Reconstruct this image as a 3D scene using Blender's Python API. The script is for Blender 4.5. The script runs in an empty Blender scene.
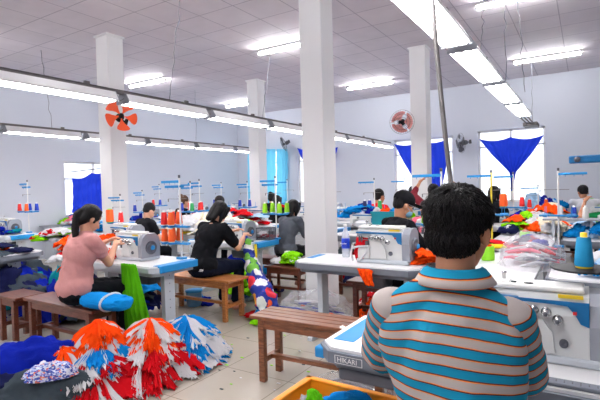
import bpy, bmesh, math, random
from mathutils import Vector, Matrix, noise, Euler
PI=math.pi
sc=bpy.context.scene
col=sc.collection
R0=random.Random(7)
V=Vector

# ------------------------------------------------------------------ camera
H_EYE=1.45; FPX=457.0
def _cd(px,py): return V((px-300,200-py,-FPX)).normalized()
_y=_cd(586,180); _x=_cd(-430,207)*-1
_z=_x.cross(_y).normalized(); _x=_y.cross(_z).normalized()
ROT=Matrix((_x,_y,_z))            # camera space -> world
cam=bpy.data.cameras.new('camera'); co=bpy.data.objects.new('camera',cam); col.objects.link(co)
cam.sensor_width=36; cam.lens=36*FPX/600; cam.clip_start=.05
co.matrix_world=Matrix.Translation((0,0,H_EYE))@ROT.to_4x4()
sc.camera=co
EYE=V((0,0,H_EYE))
def at(px,py,z):
    """Where the sight line through a pixel meets the level z."""
    r=ROT@_cd(px,py); return EYE+r*((z-H_EYE)/r.z)
def atY(px,py,Y):
    r=ROT@_cd(px,py); return EYE+r*(Y/r.y)
def atX(px,py,X):
    r=ROT@_cd(px,py); return EYE+r*(X/r.x)
def atD(px,py,d):
    r=ROT@V((px-300,200-py,-FPX)); return EYE+r*(d/FPX)

# ------------------------------------------------------------------ materials
MATS={}
def nodes(m):
    m.use_nodes=True
    nt=m.node_tree; return nt,nt.nodes,nt.links,nt.nodes['Principled BSDF']
def mat(name,c,rough=.5,metal=0,var=.06,scale=30,bump=0.0,bscale=120,sheen=0,spec=.5,coat=0):
    if name in MATS: return MATS[name]
    m=bpy.data.materials.new(name); nt,N,L,b=nodes(m)
    b.inputs['Roughness'].default_value=rough; b.inputs['Metallic'].default_value=metal
    b.inputs['Specular IOR Level'].default_value=spec
    if coat: b.inputs['Coat Weight'].default_value=coat
    if sheen: b.inputs['Sheen Weight'].default_value=sheen
    tc=N.new('ShaderNodeTexCoord'); nz=N.new('ShaderNodeTexNoise'); nz.inputs['Scale'].default_value=scale
    nz.inputs['Detail'].default_value=4
    L.new(tc.outputs['Object'],nz.inputs['Vector'])
    mx=N.new('ShaderNodeMix'); mx.data_type='RGBA'
    mx.inputs[6].default_value=(*[v*(1-var) for v in c],1); mx.inputs[7].default_value=(*[min(1,v*(1+var)) for v in c],1)
    L.new(nz.outputs['Fac'],mx.inputs[0]); L.new(mx.outputs[2],b.inputs['Base Color'])
    if bump:
        n2=N.new('ShaderNodeTexNoise'); n2.inputs['Scale'].default_value=bscale; L.new(tc.outputs['Object'],n2.inputs['Vector'])
        bp=N.new('ShaderNodeBump'); bp.inputs['Strength'].default_value=bump; bp.inputs['Distance'].default_value=.01
        L.new(n2.outputs['Fac'],bp.inputs['Height']); L.new(bp.outputs['Normal'],b.inputs['Normal'])
    MATS[name]=m; return m
def srgb(r,g,b):
    f=lambda u:(u/255/12.92) if u/255<=.04045 else ((u/255+.055)/1.055)**2.4
    return (f(r),f(g),f(b))
def cloth(name,rgb): return mat('cloth_'+name,srgb(*rgb),.9,0,.12,12,.4,60,spec=.08)
def emis(name,c,s):
    m=bpy.data.materials.new(name); nt,N,L,b=nodes(m)
    b.inputs['Base Color'].default_value=(*c,1); b.inputs['Emission Color'].default_value=(*c,1); b.inputs['Emission Strength'].default_value=s
    MATS[name]=m; return m
def clear(name,c,alpha,rough=.1):
    """thin see-through sheet: transparent mixed with a glossy/diffuse film"""
    m=bpy.data.materials.new(name); nt,N,L,b=nodes(m)
    b.inputs['Base Color'].default_value=(*c,1); b.inputs['Roughness'].default_value=rough
    tr=N.new('ShaderNodeBsdfTransparent'); mx=N.new('ShaderNodeMixShader'); mx.inputs[0].default_value=alpha
    L.new(tr.outputs[0],mx.inputs[1]); L.new(b.outputs[0],mx.inputs[2]); L.new(mx.outputs[0],N['Material Output'].inputs['Surface'])
    MATS[name]=m; return m
def translucent(name,c,t=.6):
    m=bpy.data.materials.new(name); nt,N,L,b=nodes(m)
    b.inputs['Base Color'].default_value=(*c,1); b.inputs['Roughness'].default_value=.8
    tr=N.new('ShaderNodeBsdfTranslucent'); tr.inputs['Color'].default_value=(*c,1)
    wv=N.new('ShaderNodeTexWave'); tc=N.new('ShaderNodeTexCoord'); wv.inputs['Scale'].default_value=6; wv.inputs['Distortion'].default_value=3
    L.new(tc.outputs['Object'],wv.inputs['Vector']); bp=N.new('ShaderNodeBump'); bp.inputs['Strength'].default_value=.3; bp.inputs['Distance'].default_value=.02
    L.new(wv.outputs['Fac'],bp.inputs['Height']); L.new(bp.outputs['Normal'],b.inputs['Normal'])
    mx=N.new('ShaderNodeMixShader'); mx.inputs[0].default_value=t
    L.new(b.outputs[0],mx.inputs[1]); L.new(tr.outputs[0],mx.inputs[2]); L.new(mx.outputs[0],N['Material Output'].inputs['Surface'])
    MATS[name]=m; return m

M_wall=mat('wall_paint',srgb(208,213,224),.8,0,.02,2,.05,200,spec=.2)
M_col=mat('column_paint',srgb(222,222,224),.7,0,.02,3,.05,150,spec=.2)
M_white=mat('white_enamel',srgb(232,232,230),.35,0,.02,10)
M_mach=mat('machine_enamel',srgb(214,216,216),.35,0,.03,14)
M_lam=mat('white_laminate',srgb(236,236,238),.3,0,.015,6)
M_edge=mat('grey_edge_plastic',srgb(116,122,134),.5,0,.05,20)
M_dkplastic=mat('dark_grey_plastic',srgb(88,90,100),.5,0,.05,20)
M_grey=mat('grey_plastic',srgb(150,154,164),.45,0,.05,20)
M_blue=mat('blue_plastic',srgb(22,138,205),.45,0,.05,20)
M_bluem=mat('blue_enamel',srgb(20,108,165),.4,0,.05,20)
M_legm=mat('light_grey_steel',srgb(200,206,214),.4,0,.03,20)
M_steel=mat('bright_steel',srgb(190,190,190),.25,1,.05,40)
M_black=mat('black_rubber',srgb(20,20,23),.6,0,.1,20,spec=.25)
M_rail=mat('grey_rail_steel',srgb(120,116,116),.5,.3,.08,20)
M_glassd=mat('dark_sight_glass',srgb(60,70,70),.1,0,.05,20)
M_yel=mat('yellow_label',srgb(240,205,40),.5,0,.03,20)
M_red=mat('red_plastic',srgb(215,40,40),.45,0,.05,20)
M_orng=mat('orange_plastic',srgb(245,150,25),.4,0,.04,14)
M_orf=mat('orange_fan_plastic',srgb(240,85,35),.4,0,.04,14)
M_pinkf=mat('pink_fan_plastic',srgb(226,150,145),.4,0,.04,14)
M_dgfan=mat('dark_grey_fan',srgb(78,80,86),.45,0,.05,14)
M_tube=emis('lit_tube',(1.0,.98,.97),17); M_tubec=emis('lit_ceiling_tube',(1.0,.98,.98),75)
M_refl=mat('reflector_enamel',srgb(235,235,238),.35,0,.02,10)
M_glass=clear('window_glass',(.9,.95,1),.12,.05)
M_poly=clear('clear_plastic_film',(.86,.88,.95),.22,.2)
M_pet=clear('clear_bottle_plastic',(.9,.94,1),.3,.08)
M_curt=translucent('royal_blue_curtain',srgb(20,58,205),.25)
M_lcurt=translucent('light_blue_curtain',srgb(120,205,235),.6)
M_print=mat('white_lettering',srgb(235,235,235),.5)

def wood_mat(name,c1,c2,rough=.35):
    m=bpy.data.materials.new(name); nt,N,L,b=nodes(m)
    tc=N.new('ShaderNodeTexCoord'); mp=N.new('ShaderNodeMapping'); mp.inputs['Scale'].default_value=(2,18,18)
    nz=N.new('ShaderNodeTexNoise'); nz.inputs['Scale'].default_value=4; nz.inputs['Detail'].default_value=6; nz.inputs['Distortion'].default_value=1.2
    cr=N.new('ShaderNodeValToRGB'); cr.color_ramp.elements[0].position=.3; cr.color_ramp.elements[0].color=(*c1,1); cr.color_ramp.elements[1].position=.7; cr.color_ramp.elements[1].color=(*c2,1)
    L.new(tc.outputs['Object'],mp.inputs['Vector']); L.new(mp.outputs[0],nz.inputs['Vector']); L.new(nz.outputs['Fac'],cr.inputs[0]); L.new(cr.outputs[0],b.inputs['Base Color'])
    b.inputs['Roughness'].default_value=rough; b.inputs['Coat Weight'].default_value=.3
    MATS[name]=m; return m
M_wood=wood_mat('brown_wood',srgb(92,50,28),srgb(150,90,55))
M_woodo=wood_mat('orange_brown_wood',srgb(150,84,34),srgb(205,135,75))
M_woodd=wood_mat('dark_red_wood',srgb(78,34,22),srgb(120,62,42))

def tile_mat(name,c,cm,size,ms,rough,bump=.2,off=(0,0),spot=.04):
    m=bpy.data.materials.new(name); nt,N,L,b=nodes(m)
    tc=N.new('ShaderNodeTexCoord'); mp=N.new('ShaderNodeMapping'); mp.inputs['Location'].default_value=(off[0],off[1],0)
    L.new(tc.outputs['Object'],mp.inputs['Vector'])
    br=N.new('ShaderNodeTexBrick'); br.offset=0; br.squash=1
    br.inputs['Scale'].default_value=1; br.inputs['Brick Width'].default_value=size; br.inputs['Row Height'].default_value=size
    br.inputs['Mortar Size'].default_value=ms; br.inputs['Mortar Smooth'].default_value=.1
    br.inputs['Color1'].default_value=(*c,1); br.inputs['Color2'].default_value=(*[v*.96 for v in c],1); br.inputs['Mortar'].default_value=(*cm,1)
    L.new(mp.outputs[0],br.inputs['Vector'])
    nz=N.new('ShaderNodeTexNoise'); nz.inputs['Scale'].default_value=3; nz.inputs['Detail'].default_value=6; L.new(tc.outputs['Object'],nz.inputs['Vector'])
    hs=N.new('ShaderNodeHueSaturation'); mr=N.new('ShaderNodeMapRange'); mr.inputs[3].default_value=1-spot*2; mr.inputs[4].default_value=1+spot*2
    L.new(nz.outputs['Fac'],mr.inputs[0]); L.new(mr.outputs[0],hs.inputs['Value']); L.new(br.outputs['Color'],hs.inputs['Color']); L.new(hs.outputs[0],b.inputs['Base Color'])
    bp=N.new('ShaderNodeBump'); bp.invert=True; bp.inputs['Strength'].default_value=bump; bp.inputs['Distance'].default_value=.004
    L.new(br.outputs['Fac'],bp.inputs['Height']); L.new(bp.outputs['Normal'],b.inputs['Normal'])
    b.inputs['Roughness'].default_value=rough
    MATS[name]=m; return m
M_floor=tile_mat('beige_floor_tiles',srgb(182,174,162),srgb(138,130,120),.6,.004,.16,off=(.1,.2),spot=.05)
M_ceil=tile_mat('ceiling_tiles',srgb(222,215,222),srgb(178,170,182),.635,.008,.75,off=(.33,.1),bump=.5,spot=.05)

# ------------------------------------------------------------------ mesh helpers
class MB:
    def __init__(s): s.v=[];s.f=[];s.m=[];s.sm=[]
    def add(s,vs,fs,mi=0,smooth=False,M=None):
        o=len(s.v)
        s.v+= [tuple(M@V(p)) if M is not None else tuple(p) for p in vs]
        s.f+= [tuple(i+o for i in f) for f in fs]; s.m+=[mi]*len(fs); s.sm+=[smooth]*len(fs); return s
    def box(s,c,d,mi=0,M=None,bev=0.0):
        x,y,z=[q/2 for q in d]
        if bev<=0:
            vs=[(c[0]+a*x,c[1]+b*y,c[2]+e*z) for a in(-1,1) for b in(-1,1) for e in(-1,1)]
            fs=[(0,1,3,2),(4,6,7,5),(0,4,5,1),(2,3,7,6),(0,2,6,4),(1,5,7,3)]
            return s.add(vs,fs,mi,False,M)
        bm=bmesh.new(); bmesh.ops.create_cube(bm,size=1)
        for v in bm.verts: v.co=V((v.co.x*d[0],v.co.y*d[1],v.co.z*d[2]))
        bmesh.ops.bevel(bm,geom=bm.edges[:],offset=min(bev,min(d)*.45),segments=2,affect='EDGES',profile=.5)
        bm.verts.index_update()
        vs=[tuple(v.co+V(c)) for v in bm.verts]; fs=[[v.index for v in f.verts] for f in bm.faces]; bm.free()
        return s.add(vs,fs,mi,False,M)
    def prism(s,pts,a,b,axis='x',mi=0,M=None,smooth=False):
        """closed outline pts (u,v) extruded from a to b along the axis"""
        n=len(pts)
        def P(u,v,w): return {'x':(w,u,v),'y':(u,w,v),'z':(u,v,w)}[axis]
        vs=[P(u,v,a) for u,v in pts]+[P(u,v,b) for u,v in pts]
        fs=[(i,(i+1)%n,(i+1)%n+n,i+n) for i in range(n)]
        s.add(vs,fs,mi,smooth,M)
        s.add(vs,[tuple(range(n))[::-1],tuple(range(n,2*n))],mi,False,M); return s
    def tube(s,pts,r,seg=8,mi=0,M=None,cap=True,smooth=True):
        pts=[V(p) for p in pts]; n=len(pts); rs=r if isinstance(r,(list,tuple)) else [r]*n
        vs=[];fs=[]; up=V((0,0,1)); prev=None
        for i,p in enumerate(pts):
            t=(pts[min(i+1,n-1)]-pts[max(i-1,0)]).normalized()
            if prev is None:
                a=t.cross(up); a=a if a.length>.05 else t.cross(V((1,0,0)))
            else: a=prev-t*prev.dot(t)
            a.normalize(); prev=a; b=t.cross(a)
            vs+=[p+(a*math.cos(2*PI*k/seg)+b*math.sin(2*PI*k/seg))*rs[i] for k in range(seg)]
        for i in range(n-1):
            for k in range(seg): fs.append((i*seg+k,i*seg+(k+1)%seg,(i+1)*seg+(k+1)%seg,(i+1)*seg+k))
        s.add(vs,fs,mi,smooth,M)
        if cap: s.add(vs,[tuple(range(seg))[::-1],tuple(range((n-1)*seg,n*seg))],mi,False,M)
        return s
    def lathe(s,prof,seg=16,mi=0,M=None,smooth=True,c=(0,0,0)):
        vs=[];fs=[];n=len(prof)
        for r,z in prof: vs+=[(c[0]+r*math.cos(2*PI*k/seg),c[1]+r*math.sin(2*PI*k/seg),c[2]+z) for k in range(seg)]
        for i in range(n-1):
            for k in range(seg): fs.append((i*seg+k,i*seg+(k+1)%seg,(i+1)*seg+(k+1)%seg,(i+1)*seg+k))
        s.add(vs,fs,mi,smooth,M); s.add(vs,[tuple(range(seg))[::-1],tuple(range((n-1)*seg,n*seg))],mi,False,M); return s
    def mesh(s,name):
        me=bpy.data.meshes.new(name); me.from_pydata(s.v,[],s.f)
        me.polygons.foreach_set('material_index',s.m); me.polygons.foreach_set('use_smooth',s.sm); me.update(); return me
    def build(s,name,mats,parent=None,loc=None):
        me=s.mesh(name)
        for m in (mats if isinstance(mats,(list,tuple)) else [mats]): me.materials.append(m)
        o=bpy.data.objects.new(name,me); col.objects.link(o)
        if parent: o.parent=parent
        if loc is not None: o.location=loc
        return o
def tag(o,label=None,cat=None,group=None,kind=None):
    if label: o['label']=label
    if cat: o['category']=cat
    if group: o['group']=group
    if kind: o['kind']=kind
    return o
def empty(name,loc=(0,0,0),rz=0,label=None,cat=None,group=None):
    o=bpy.data.objects.new(name,None); o.empty_display_size=.1; col.objects.link(o); o.location=loc; o.rotation_euler=(0,0,rz)
    return tag(o,label,cat,group)
CH={}
def dup(o,loc=None,rz=None,label=None,group=None,scale=None,parent=None):
    c=o.copy(); col.objects.link(c)
    if parent: c.parent=parent
    if loc is not None: c.location=loc
    if rz is not None: c.rotation_euler=(0,0,rz)
    if scale is not None: c.scale=scale if hasattr(scale,'__len__') else (scale,)*3
    if label: c['label']=label
    if group: c['group']=group
    if o.name not in CH: CH[o.name]=list(o.children)
    for k in CH[o.name]:
        if k.name!=c.name: dup(k,parent=c)
    return c
USED=set()
def inst(proto,loc,rz=0,label=None,group=None,scale=None):
    """first use places the prototype itself, later uses copy it"""
    if proto.name not in USED:
        if proto.name not in CH: CH[proto.name]=list(proto.children)
        USED.add(proto.name); proto.location=loc; proto.rotation_euler=(0,0,rz)
        if scale is not None: proto.scale=scale if hasattr(scale,'__len__') else (scale,)*3
        if label: proto['label']=label
        if group: proto['group']=group
        return proto
    return dup(proto,loc,rz,label,group,scale)
def text(s,size,name,m,parent,loc,rot,depth=.0006):
    cu=bpy.data.curves.new(name,'FONT'); cu.body=s; cu.size=size; cu.extrude=depth; cu.resolution_u=2
    o=bpy.data.objects.new('tmp_text',cu); me=bpy.data.meshes.new_from_object(o); bpy.data.objects.remove(o)
    me.name=name; me.materials.clear(); me.materials.append(m)
    t=bpy.data.objects.new(name,me); col.objects.link(t); t.parent=parent; t.location=loc; t.rotation_euler=rot; return t

# ------------------------------------------------------------------ room
XL,XR,YF,YB,HC=-10.35,3.6,12.5,-3.2,4.0
def wall_with_openings(name,u0,u1,opens,place,th=.2):
    """a wall in (u,z) with rectangular openings; place(u,z,w) -> xyz, w is the depth into the wall"""
    us=sorted({u0,u1,*[o[0] for o in opens],*[o[1] for o in opens]}); zs=sorted({0,HC,*[o[2] for o in opens],*[o[3] for o in opens]})
    b=MB()
    for i in range(len(us)-1):
        for j in range(len(zs)-1):
            uc=(us[i]+us[i+1])/2; zc=(zs[j]+zs[j+1])/2
            if any(o[0]<uc<o[1] and o[2]<zc<o[3] for o in opens): continue
            vs=[place(u,z,w) for w in(0,th) for z in (zs[j],zs[j+1]) for u in (us[i],us[i+1])]
            b.add(vs,[(0,1,3,2),(4,6,7,5),(0,4,5,1),(2,3,7,6),(0,2,6,4),(1,5,7,3)])
    return tag(b.build(name,M_wall),kind='structure')
far_open=[(-9.9,-8.3,.95,2.72),(-7.88,-6.72,.95,2.72),(-4.62,-2.98,.95,2.72),(-2.36,-.82,.95,2.78)]
left_open=[(6.15,7.75,.9,2.22),(2.6,4.0,.9,.95)]
wall_with_openings('wall_far',XL-.2,XR+.2,far_open,lambda u,z,w:(u,YF+w,z))
wall_with_openings('wall_left',YB,YF,left_open[:1],lambda u,z,w:(XL-w,u,z))
wall_with_openings('wall_right',YB,YF,[],lambda u,z,w:(XR+w,u,z))
wall_with_openings('wall_near',XL-.2,XR+.2,[],lambda u,z,w:(u,YB-w,z))
tag(MB().box(((XL+XR)/2,(YB+YF)/2,-.05),(XR-XL+.4,YF-YB+.4,.1)).build('floor',M_floor),kind='structure')
tag(MB().box(((XL+XR)/2,(YB+YF)/2,HC+.05),(XR-XL+.4,YF-YB+.4,.1)).build('ceiling',M_ceil),kind='structure')
def window(n,u0,u1,z0,z1,place,mull=2):
    f=empty('window_%d'%n); tag(f,kind='structure')
    b=MB()
    def bar(ua,ub,za,zb,w0=.06,w1=.11):
        vs=[place(u,z,w) for w in(w0,w1) for z in (za,zb) for u in (ua,ub)]
        b.add(vs,[(0,1,3,2),(4,6,7,5),(0,4,5,1),(2,3,7,6),(0,2,6,4),(1,5,7,3)])
    t=.05
    bar(u0,u1,z1-t,z1);bar(u0,u1,z0,z0+t);bar(u0,u0+t,z0,z1);bar(u1-t,u1,z0,z1)
    for k in range(1,mull): 
        uc=u0+(u1-u0)*k/mull; bar(uc-.025,uc+.025,z0,z1)
    zt=z1-.42; bar(u0,u1,zt-.02,zt+.02)
    o=b.build('window_frame',M_white,f); tag(o,kind='structure')
    g=MB(); g.add([place(u,z,.085) for z in (z0,z1) for u in (u0,u1)],[(0,1,3,2)]); tag(g.build('window_pane',M_glass,f),kind='structure')
for i,(a,b_,c,d) in enumerate(far_open): window(i+1,a,b_,c,d,lambda u,z,w:(u,YF+w,z))
window(5,*left_open[0],lambda u,z,w:(XL-w,u,z))
for nm,(cx,cy) in zip(('a','b','c','d'),[(-2.74,4.84),(-6.6,4.78),(-6.6,8.7),(-2.63,8.55)]):
    b=MB().box((cx,cy,2),(.3,.3,3.999),bev=.012)
    b.box((cx,cy,3.985),(.34,.34,.03))
    tag(b.build('column',M_col),kind='structure')
# bright daylight outside, pale walls of the building next door
w=bpy.data.worlds.new('sky'); sc.world=w; w.use_nodes=True
w.node_tree.nodes['Background'].inputs[0].default_value=(.86,.93,1,1); w.node_tree.nodes['Background'].inputs[1].default_value=1.5

# ------------------------------------------------------------------ lamps
def fixture():
    t=empty('strip_light',label='x',cat='strip light')
    b=MB(); b.prism([(-.10,0),(-.10,.015),(-.05,.095),(.05,.095),(.10,.015),(.10,0),(.095,0),(.045,.088),(-.045,.088),(-.095,0)],-.6,.6,'x'); 
    b.build('reflector',M_refl,t)
    for e in(-1,1): MB().prism([(-.104,-.012),(-.104,.02),(-.054,.10),(.054,.10),(.104,.02),(.104,-.012)],e*.602,e*.606,'x').build('end_plate',M_grey,t)
    for s in(-.06,0,.06):
        q=MB(); q.tube([(-.585,s,.004),(.585,s,.004)],.016,10); q.build('tube',M_tube,t)
        for e in(-1,1): q=MB(); q.tube([(e*.6,s,.004),(e*.58,s,.004)],.019,8); q.build('lamp_holder',M_white,t)
    return t
FX=fixture()
def ceilfix():
    t=empty('ceiling_light',label='x',cat='ceiling light')
    MB().box((0,0,-.02),(1.22,.09,.04),bev=.005).build('housing',M_refl,t)
    q=MB(); q.tube([(-.6,0,-.07),(.6,0,-.07)],.022,10); q.build('tube',M_tubec,t)
    for e in(-1,1): q=MB(); q.tube([(e*.62,0,-.07),(e*.59,0,-.07)],.026,8); q.build('lamp_holder',M_white,t)
    return t
CF=ceilfix()
cn={(-8.54,7.14):'tube light on the ceiling beyond the column with the orange fan',(-4.50,6.85):'tube light on the ceiling partly behind the nearest tall column',
    (-4.54,10.65):'tube light on the ceiling between the two middle columns',(-.66,10.6):'tube light on the ceiling above the right end of the far wall',
    (-8.57,10.6):'small distant tube light on the ceiling behind the far left column',(-.70,6.95):'tube light cut by the top edge of the picture'}
for (x,y),l in cn.items(): inst(CF,(x,y,HC),0,l,'ceiling tube lights')
for x in (-8.54,-4.5,-.7):
    for y in (3.2,-.6): inst(CF,(x,y,HC),0,'ceiling tube light in the part of the hall before the tables','ceiling tube lights near the entrance')
ZR=2.40
def trough(X,ys,z,nm,ang=0):
    for k,y in enumerate(ys):
        ord_=('first','second','third','fourth','fifth','sixth','seventh','eighth','ninth','tenth')[k]
        inst(FX,(X,y,z),PI/2,'long white strip light, %s from the near end of the %s row'%(ord_,nm),'strip lights of the %s hanging row'%nm)
    b=MB(); y0,y1=ys[0]-.62,ys[-1]+.62
    b.box((0,(y0+y1)/2,.125),(.05,y1-y0,.012)); b.box((-.022,(y0+y1)/2,.11),(.006,y1-y0,.035)); b.box((.022,(y0+y1)/2,.11),(.006,y1-y0,.035))
    o=b.build('hanging_rail',M_rail,loc=(X,0,z)); tag(o,'thin grey steel rail above the %s row of strip lights'%nm,'rail')
    for k in range(len(ys)-1):
        y=(ys[k]+ys[k+1])/2; q=MB()
        q.tube([(0.0,y-.08,.07),(.03,y-.04,.03),(-.03,y,.01),(.03,y+.04,.03),(0,y+.08,.07)],.004,5)
        q.build('wiring',M_rail,o); MB().box((0,y-.35,.145),(.03,.05,.03)).build('hanger_clip',M_rail,o)
trough(-4.18,[-.22+1.33*k for k in range(-1,9)],ZR,'middle')
trough(-7.38,[2.75+1.33*k for k in range(-1,6)],ZR,'left')
trough(-.745,[-.06+1.36*k for k in range(0,6)],ZR,'right')
# bare rail running on past the last strip light of the right row
b=MB(); 
for s in(-.05,0,.05): b.tube([(-.8+s,7.25,2.44),(-.8+s,8.7,2.44)],.012,6)
b.box((-.8,8.9,2.43),(.22,.4,.06)); tag(b.build('cable_conduit',M_rail),'three dark conduits running on from the end of the right light row','conduit')
wires=[((183,-8),(169,102),-4.05),((41,52),(53,132),-7.38),((195,92),(196,139),-7.38),((268,62),(262,121),-4.05),((346,95),(346,140),None)]
def wire(p0,p1,label,r=.004,n=14,amp=.02):
    rr=random.Random(int(abs(p0[0]*977+p0[1]*31)))
    pts=[]
    for i in range(n+1):
        t=i/n; p=V(p0).lerp(V(p1),t); a=amp*math.sin(t*PI)
        pts.append(p+V((rr.uniform(-a,a),rr.uniform(-a,a),0)))
    o=MB().tube(pts,r,5).build('hanging_wire',M_dkplastic); tag(o,label,'wire'); return o
wire(at(181,-12,4.0),at(169,103,2.52),'long twisted wire from the ceiling to the middle light row')
wire(at(41,50,4.0),at(53,133,2.52),'thin wire hanging at the far left above the left light row')
wire(at(195,90,4.0),at(196,140,2.52),'faint thin wire hanging behind the middle light row')
wire(at(270,55,4.0),at(262,123,2.52),'thin wire from the ceiling beside the far middle column')
wire(at(485,-8,4.0),at(480,58,2.5),'wire hanging to the near part of the right light row')
wire(at(505,-8,4.0),at(506,92,2.5),'middle wire hanging to the right light row')
wire(at(517,-8,4.0),at(525,92,2.5),'curving wire hanging to the right light row')
wire(at(531,60,4.0),at(533,128,2.5),'short wire hanging beside the conduits above the blue curtain')
# flexible conduit drooping behind the man in the striped shirt
P0=at(431,-30,2.75); P0=atD(431,-30,2.35)
pts=[atD(431+ (20*(t**1.3)) ,-30+215*t,2.35) for t in [i/14 for i in range(15)]]
pts=[V((pts[0].x-.01,pts[0].y,3.995))]+pts+[V((-.555,2.27,1.1)),V((-.57,2.26,.756))]
o=MB().tube(pts,.0125,8).build('flexible_conduit',M_rail); tag(o,'thick grey brown flexible conduit hanging down behind the man in the striped shirt','conduit')

# ------------------------------------------------------------------ fans
def fan(nblade,blade_m,motor_m,cage_m,R,wide,cage=True,name='wall_fan'):
    """axis along local -Y (blows towards -Y), bracket reaches back to +Y"""
    t=empty(name,cat='fan')
    for k in range(nblade):
        b=MB(); a0=2*PI*k/nblade; g=[]
        for i in range(6):
            r=.05+(R-.03)*i/5*1.0 if i else .04
            r=min(r,R-.01)
            for j in range(5):
                u=j/4-.5; w=wide*(.35+.65*min(1,i/3)); w*= (1 if i<5 else .75)
                a=a0+u*w+.12*i/5; g.append((r*math.cos(a),-.02+.05*u*(.4+.6*i/5),r*math.sin(a)))
        fs=[(i*5+j,i*5+j+1,(i+1)*5+j+1,(i+1)*5+j) for i in range(5) for j in range(4)]
        b.add(g,fs,0,True); b.build('blade',blade_m,t)
    Mx=Matrix.Rotation(PI/2,4,'X')
    b=MB(); b.lathe([(.0,.06),(.025,.055),(.04,.03),(.042,-.02),(.03,-.03)],14,M=Mx); b.build('hub',motor_m,t)
    b=MB(); b.lathe([(.03,-.04),(.06,-.05),(.065,-.12),(.05,-.16),(.0,-.17)],14,M=Mx); b.build('motor',motor_m,t)
    b=MB(); b.tube([(0,.13,0),(.03,.17,-.0),(.10,.19,.0)],.016,8); b.box((.12,.19,.0),(.05,.05,.10),bev=.006); b.build('bracket',motor_m,t)
    if cage:
        b=MB()
        for rr,yy in ((R+.015,-.0),(R*.7,-.055),(R*.4,-.075)):
            b.tube([(rr*math.cos(2*PI*k/28),yy,rr*math.sin(2*PI*k/28)) for k in range(29)],.003,4,cap=False)
        for k in range(30):
            a=2*PI*k/30; c,s=math.cos(a),math.sin(a)
            b.tube([(.04*c,-.08,.04*s),(R*.6*c,-.066,R*.6*s),((R+.015)*c,0,(R+.015)*s),(R*.6*c,.045,R*.6*s),(.06*c,.05,.06*s)],.0016,3,cap=False)
        b.build('cage',cage_m,t)
    return t
f=fan(5,M_orf,M_black,M_orf,.25,.95,False,'orange_fan'); tag(f,'small orange five bladed fan fixed on the far left column'); f.location=atD(121,116,7.0); f.rotation_euler=(-.15,.3,1.1)
f=fan(3,M_pinkf,M_black,M_dgfan,.20,1.9,True,'pink_fan'); tag(f,'round fan with pale pink blades and black motor on the far middle column'); f.location=atX(402,122,-2.98)+V((0,-.28,0)); f.location=atD(402,122,8.2); f.rotation_euler=(.1,.0,.35)
f=fan(4,M_dgfan,M_dgfan,M_dgfan,.24,1.3,True,'cage_fan'); tag(f,'dark grey cage fan on the far wall between the blue curtained windows'); f.location=atY(461,143,12.12); f.rotation_euler=(.1,0,-.95)
f=fan(4,M_dgfan,M_dgfan,M_dgfan,.24,1.3,True,'cage_fan'); tag(f,'dark grey fan on the far wall left of the tallest column'); f.location=atY(284,144,12.12); f.rotation_euler=(.35,0,-1.1)

# ------------------------------------------------------------------ curtains
def curtain(name,edgeL,edgeR,place,label,m,fold=.045,nf=8,cx=.0,sag=0.07,n=34,rows=30,sc_=2):
    """edgeL / edgeR: (u,z) polylines from the top corner down; cloth between them with folds in depth"""
    def ev(pl,t):
        q=t*(len(pl)-1); i=min(int(q),len(pl)-2); f_=q-i; return [pl[i][k]*(1-f_)+pl[i+1][k]*f_ for k in(0,1)]
    vs=[];fs=[]
    for j in range(rows+1):
        v=j/rows; a=ev(edgeL,v); b_=ev(edgeR,v)
        for i in range(n+1):
            u=i/n
            x=a[0]*(1-u)+b_[0]*u; z=a[1]*(1-u)+b_[1]*u
            z-=sag*abs(math.sin(u*PI*sc_))*(1-v)
            d=fold*(.35+.65*v)*math.sin(u*nf*2*PI+1.2*math.sin(v*3))+.012*math.sin(v*22+u*5)
            vs.append(place(x,z,-.09-abs(fold)+d))
    fs=[(j*(n+1)+i,j*(n+1)+i+1,(j+1)*(n+1)+i+1,(j+1)*(n+1)+i) for j in range(rows) for i in range(n)]
    o=MB().add(vs,fs,0,True).build(name,m); tag(o,label,'curtain'); return o
def uz(px,py,Y=12.36): p=atY(px,py,Y); return (p.x,p.z)
PF=lambda u,z,w:(u,YF+w,z)
curtain('blue_curtain',[uz(479,139),uz(492,155),uz(509,172),uz(511,181),uz(511,191)],[uz(544,135),uz(532,153),uz(516,172),uz(514,181),uz(514,191)],PF,'blue curtain gathered to a point over the right hand far window',M_curt)
curtain('blue_curtain',[uz(394,144),uz(404,163),uz(416,184),uz(428,198),uz(430,208)],[uz(448,139),uz(447,156),uz(445,172),uz(441,190),uz(438,208)],PF,'blue curtain over the window behind the far middle column',M_curt)
curtain('blue_curtain',[uz(297,148),uz(301,158),uz(310,172),uz(317,185)],[uz(338,147),uz(334,158),uz(326,172),uz(320,185)],PF,'blue curtain mostly hidden behind the nearest tall column',M_curt)
def uzl(px,py): p=atX(px,py,XL+.15); return (p.y,p.z)
curtain('blue_curtain',[uzl(73,178),uzl(74,190),uzl(74,205),uzl(73,213)],[uzl(110,168),uzl(111,185),uzl(111,200),uzl(110,212)],lambda u,z,w:(XL-w,u,z),'blue cloth hung slanting across the window in the left wall',M_curt,fold=.03)
for k,(a,b_) in enumerate(((247,256),(264,275),(276,287))):
    curtain('pale_curtain',[uz(a,149),uz(a,175),uz(a,205)],[uz(b_,149),uz(b_,175),uz(b_,205)],PF,['pale blue curtain strip left of the far left column','pale blue curtain strip right beside the far left column','second pale blue curtain strip in the leftmost far window'][k],M_lcurt,fold=.02,nf=4,sag=0)
# rods that carry the curtains
b=MB(); p=atX(70,172,XL+.1); q=atX(112,167,XL+.1); b.tube([p,q],.012,6); tag(b.build('curtain_rod',M_dkplastic),'thin dark rod above the slanting blue cloth on the left wall','rod')

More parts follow.
